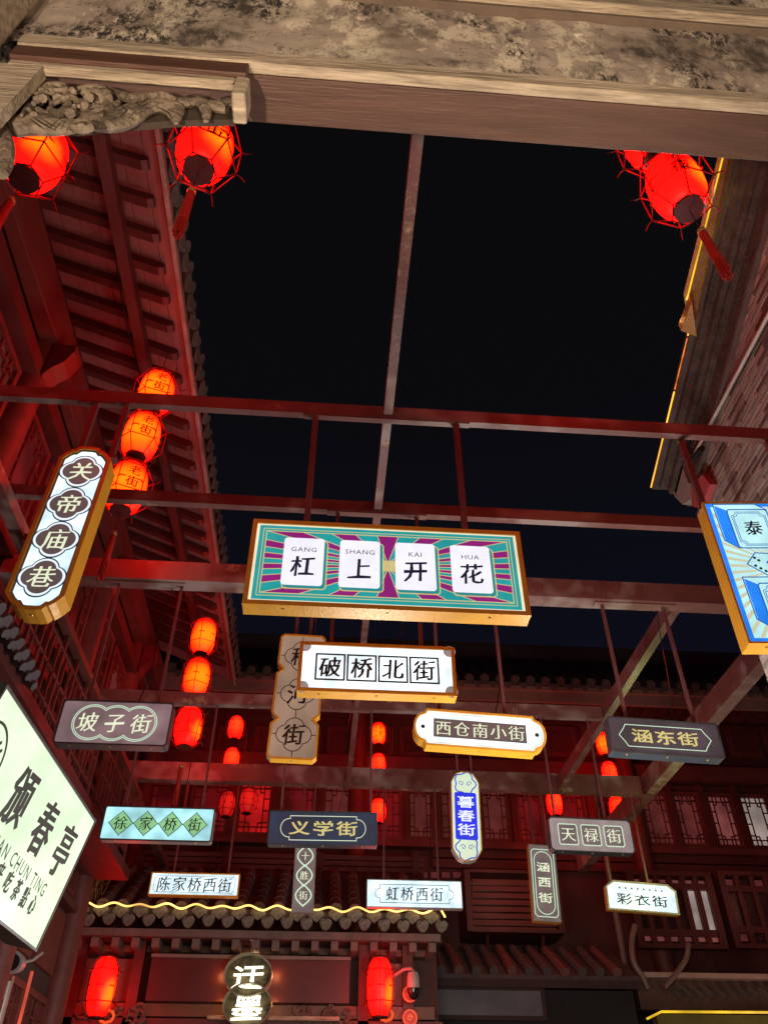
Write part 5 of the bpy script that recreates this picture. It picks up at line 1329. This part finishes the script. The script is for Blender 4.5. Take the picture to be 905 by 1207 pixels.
n = 19; pit = (gx1 - gx0) / n
heart = [(0, -.135), (.045, -.11), (.085, -.06), (.10, .0), (.075, .045), (.03, .055), (0, .04), (-.03, .055), (-.075, .045), (-.10, 0), (-.085, -.06), (-.045, -.11)]
hm = meshdata(MB().prism(heart, -.014, .014), 'drip_tile', tile_g)
hr = meshdata(MB().ribbon(offset(heart, -.016), .010, -.022, -.012), 'relief_rim', tile_g)
fanm = meshdata(MB().prism([(0, -.13)] + [(.125 * math.cos(math.radians(a)), .115 * math.sin(math.radians(a)) - .03) for a in range(0, 181, 18)], -.012, .012), 'fan_tile', tile_g)
for i in range(n):
    x = gx0 + pit * (i + .5) - GO.x; dz = random.uniform(-.012, .012)
    place(tm[i % 3 == 0], 'roll_tile', gh, (x, 12.0 - GO.y, gz + dz), (0, 0, random.uniform(-.015, .015)))
    place(fanm, 'fan_tile', gh, (x, 11.97 - GO.y, gz - .04 + dz), (random.uniform(-.1, .1), random.uniform(-.12, .12), 0), (.86, 1, .8))
    h2 = place(hm, 'drip_tile', gh, (x + pit / 2, 11.93 - GO.y, gz - .145 + dz), (random.uniform(-.2, .05), random.uniform(-.15, .15), 0), (.86, 1, .82)); place(hr, 'relief_rim', h2)
pts = []
for i in range(n * 8 + 1):
    t = i / 8; x = gx0 + pit * t; z = gz + .005 + .023 * math.cos(2 * math.pi * t * .72 + math.pi) + .010 * math.sin(t * 3.1)
    pts.append((x - GO.x, 11.90 - GO.y, z))
pts.append((pts[-1][0] + .05, pts[-1][1], pts[-1][2] - .09))
m = MB(); m.tube(pts, .0125, 6); rl = m.build('rope_light', emat('rope_light_gold', (1.0, .52, .13), 3.2, .5, 1.6), gh)
gbx('eave_board', gx0 + .02, gx1 - .02, 11.95, 12.0, gz - .36, gz - .27, pmat('grey_eave_board', (.10, .085, .075), (.19, .165, .15), 5, .8, .3))
re_me = meshdata(MB().box(-.05, .05, -.03, .60, -.055, .055), 'rafter_end', pmat('grey_rafter_end', (.11, .095, .08), (.18, .16, .14), 6, .8, .3))
for i in range(19): place(re_me, 'rafter_end', gh, (gx0 + pit * (i + .5) - GO.x, 12.01 - GO.y, gz - .43))
zz = lambda py, Y=12.4: at(300, py, Y).z
gbx('soffit', gx0, gx1, 12.001, 13.2, gz - .37, gz - .30, wood_red)
gbx('beam', gx0 + .1, gx1 - .1, 12.40, 12.60, zz(1116), zz(1105), pmat('warm_brown_beam', (.12, .05, .03), (.19, .085, .05), 3, .5, .2))
gbx('beam', gx0 + .1, gx1 - .1, 12.36, 12.60, zz(1125), zz(1117.5), MATS['warm_brown_beam'])
gbx('back_wall', gx0, gx1, 12.62, 12.8, 0, gz - .32, wall_dr)
for px in (90, 160, 428, 480):
    a = at(px, 1160, 12.3); gbx('post', a.x - .07, a.x + .07, 12.2, 12.34, 0, gz - .31, wood_red)
for x0, x1 in ((96, 154), (434, 474)):
    a = at(x0, 1160, 12.5).x; b = at(x1, 1160, 12.5).x; gbx('side_panel', a, b, 12.45, 12.60, zz(1182), zz(1132), pmat('greyish_panel', (.11, .07, .06), (.19, .13, .11), 3, .6, .2)); gbx('panel_rail', a, b, 12.42, 12.60, zz(1190), zz(1184), wood_red2)
a = at(176, 1150, 12.1); b = at(412, 1150, 12.1)
gbx('sign_board', a.x, b.x, 12.10, 12.34, at(300, 1181, 12.1).z, at(300, 1131, 12.1).z, pmat('maroon_board', (.075, .012, .012), (.10, .018, .016), 2, .45, .05)); gbx('board_trim', a.x - .01, b.x + .01, 12.07, 12.34, at(300, 1130.5, 12.1).z, at(300, 1126.5, 12.1).z, pmat('grey_board_trim', (.16, .13, .12), (.22, .19, .18), 4, .5, .05))
gbx('lintel', gx0 + .1, gx1 - .1, 12.25, 12.5, zz(1200, 12.3), zz(1185, 12.3), MATS['warm_brown_beam'])
gbx('shelf', at(245, 1200, 12.15).x, at(400, 1200, 12.15).x, 12.05, 12.2, at(320, 1203, 12.1).z, at(320, 1198, 12.1).z, timber_m)
gbx('sill_line', gx0, gx1, 12.2, 12.5, zz(1216, 12.3), zz(1203, 12.3), wood_red2)
def scroll_panel(x0, x1, y0, y1, seed):
    r = random.Random(seed); m = MB()
    for i in range(16):
        px = r.uniform(x0, x1); py = r.uniform(y0 + (px - x0) / (x1 - x0) * 0, y1); c = at(px, py, 12.18) - GO; R_ = r.uniform(.05, .11); a0 = r.uniform(0, 6)
        P = [(c.x + R_ * (1 - k / 12) * math.cos(a0 + k * .6), c.y + r.uniform(-.01, .01), c.z + R_ * .8 * (1 - k / 12) * math.sin(a0 + k * .6)) for k in range(10)]
        m.tube(P, [.018 * (1 - k / 14) + .006 for k in range(10)], 6)
    tag(m.build('carved_scrollwork', carve_m if False else pmat('dark_carving', (.07, .05, .04), (.17, .13, .11), 8, .7, .4), gh), kind='stuff')
scroll_panel(352, 428, 1186, 1206, 1); scroll_panel(96, 170, 1186, 1206, 2)
# round illuminated name plates
def drum(px, py, ch, label):
    c = at(px, py, 11.98 if py < 1170 else 12.0); o = empty('round_name_plate', c, label, 'shop sign', 'round plates of the shop name')
    R_ = .315; m = MB(); n = 36
    for r0, r1, y0, y1 in ((R_, R_ - .014, -.13, .11),):
        vs = []; fs = []
        for k in range(n):
            a = 2 * math.pi * k / n
            for r, y in ((r0, y0), (r1, y0), (r1, y1), (r0, y1)): vs.append((r * math.cos(a), y, r * math.sin(a)))
        for k in range(n):
            b = ((k + 1) % n) * 4; a = k * 4
            for j in range(4): fs.append((a + j, a + (j + 1) % 4, b + (j + 1) % 4, b + j))
        m.add(vs, fs)
    m.build('rim', pmat('grey_drum_rim', (.22, .20, .15), (.32, .29, .23), 6, .5, .1), o)
    m = MB(); m.prism(circle(R_ - .015, 0, 0, 36), .035, .08); m.build('back_disc', pmat('mottled_dark_disc', (.02, .016, .006), (.14, .11, .05), 9, .5, .2, 0, (1, 1, 1), .12), o)
    m = MB(); put_text(m, ch, -.0, -.02, .36, -.04, 'neon', t=.03, sx=1.22); m.build('character', led_white, o)
    o.scale = (1, 1, .80)
    return o
drum(293, 1150, '迂', 'upper round dark plate with glowing white character 迂 on the maroon board')
drum(292, 1186, '墨', 'lower round dark plate with glowing white character 墨 on the maroon board')
for px, py in ((262, 1150), (325, 1150), (262, 1182), (322, 1182)):
    p = at(px, py, 12.06); lamp('halo_light', (p.x, 12.02, p.z), 1.6, (1, .40, .13), .07)
p = at(300, 1124, 12.2); lamp('eave_light', (p.x, 12.25, p.z + .02), 2.2, (1, .55, .25), .05)
# camera and badges
cc = empty('dome_camera', at(487, 1160, 11.8), 'white housed dome security camera beside the right long lantern', 'camera'); cc.scale = (.78,) * 3
MB().lathe([(.03, .19), (.085, .17), (.105, .10), (.11, -.02), (.108, -.06)], 20).build('housing', white_metal, cc, True)
MB().lathe([(.104, -.062), (.10, -.12), (.075, -.19), (.03, -.225), (.005, -.23)], 20).build('dome', black_glass, cc, True)
MB().tube([(0, 0, .19), (-.02, .05, .24), (-.14, .12, .24), (-.32, .3, .16)], [.03, .03, .028, .028], 10).build('arm', white_metal, cc, True)
org = emat('orange_badge', (1.0, .10, .015), .9, .2, 9)
for py, lab in ((1172, 'upper small round orange lit badge below the dome camera'), (1200, 'lower small round orange lit badge below the dome camera')):
    b_ = empty('round_badge', at(483, py, 12.0), lab, 'badge'); m = MB(); m.tube([(0, -.02, 0), (0, .02, 0)], .10, 24); m.build('plate', pmat('badge_red', (.4, .04, .02), (.5, .06, .03), 9, .5, 0), b_)
    m = MB(); m.ribbon(circle(.085, 0, 0, 20), .014, -.028, -.021); m.build('lit_ring', org, b_)
    m = MB(); m.ribbon([(.04 * (1 - k / 14) * math.cos(k), .04 * (1 - k / 14) * math.sin(k)) for k in range(10)], .010, -.028, -.021, False); m.build('lit_scroll', org, b_)
for px, py in ((126, 1198), (455, 1196)):
    c = at(px, py, 11.9); side = 'left' if px < 300 else 'right'
    m = MB(); m.tube([(.09 * math.cos(math.radians(k * 45)), 0, .07 * math.sin(math.radians(k * 45))) for k in range(9)], .018, 6, cap=False); o = m.build('glowing_ring', org); o.location = c
    tag(o, 'small glowing orange ring behind the foot of the %s long lantern' % side, 'ornament')
# weeds at the left end of the roof
m = MB(); r = random.Random(3); wd = at(98, 1062, 12.1)
for i in range(26):
    a = r.uniform(-.9, .9); L = r.uniform(.25, .6); b0 = wd + Vector((r.uniform(-.25, .25), r.uniform(-.1, .2), 0)); m.tube([b0, b0 + Vector((L * .3 * math.sin(a), 0, L * .6)), b0 + Vector((L * math.sin(a), 0, L * .95))], [.008, .006, .002], 4)
tag(m.build('weeds', pmat('dry_weeds', (.22, .13, .04), (.36, .22, .08), 9, .8, .1)), kind='stuff')
# clutter: wall section joining left building to the back one
bbx('side_wall', -5.2, -4.19, 10.4, 14.9, 0, 8.2, wall_dr)
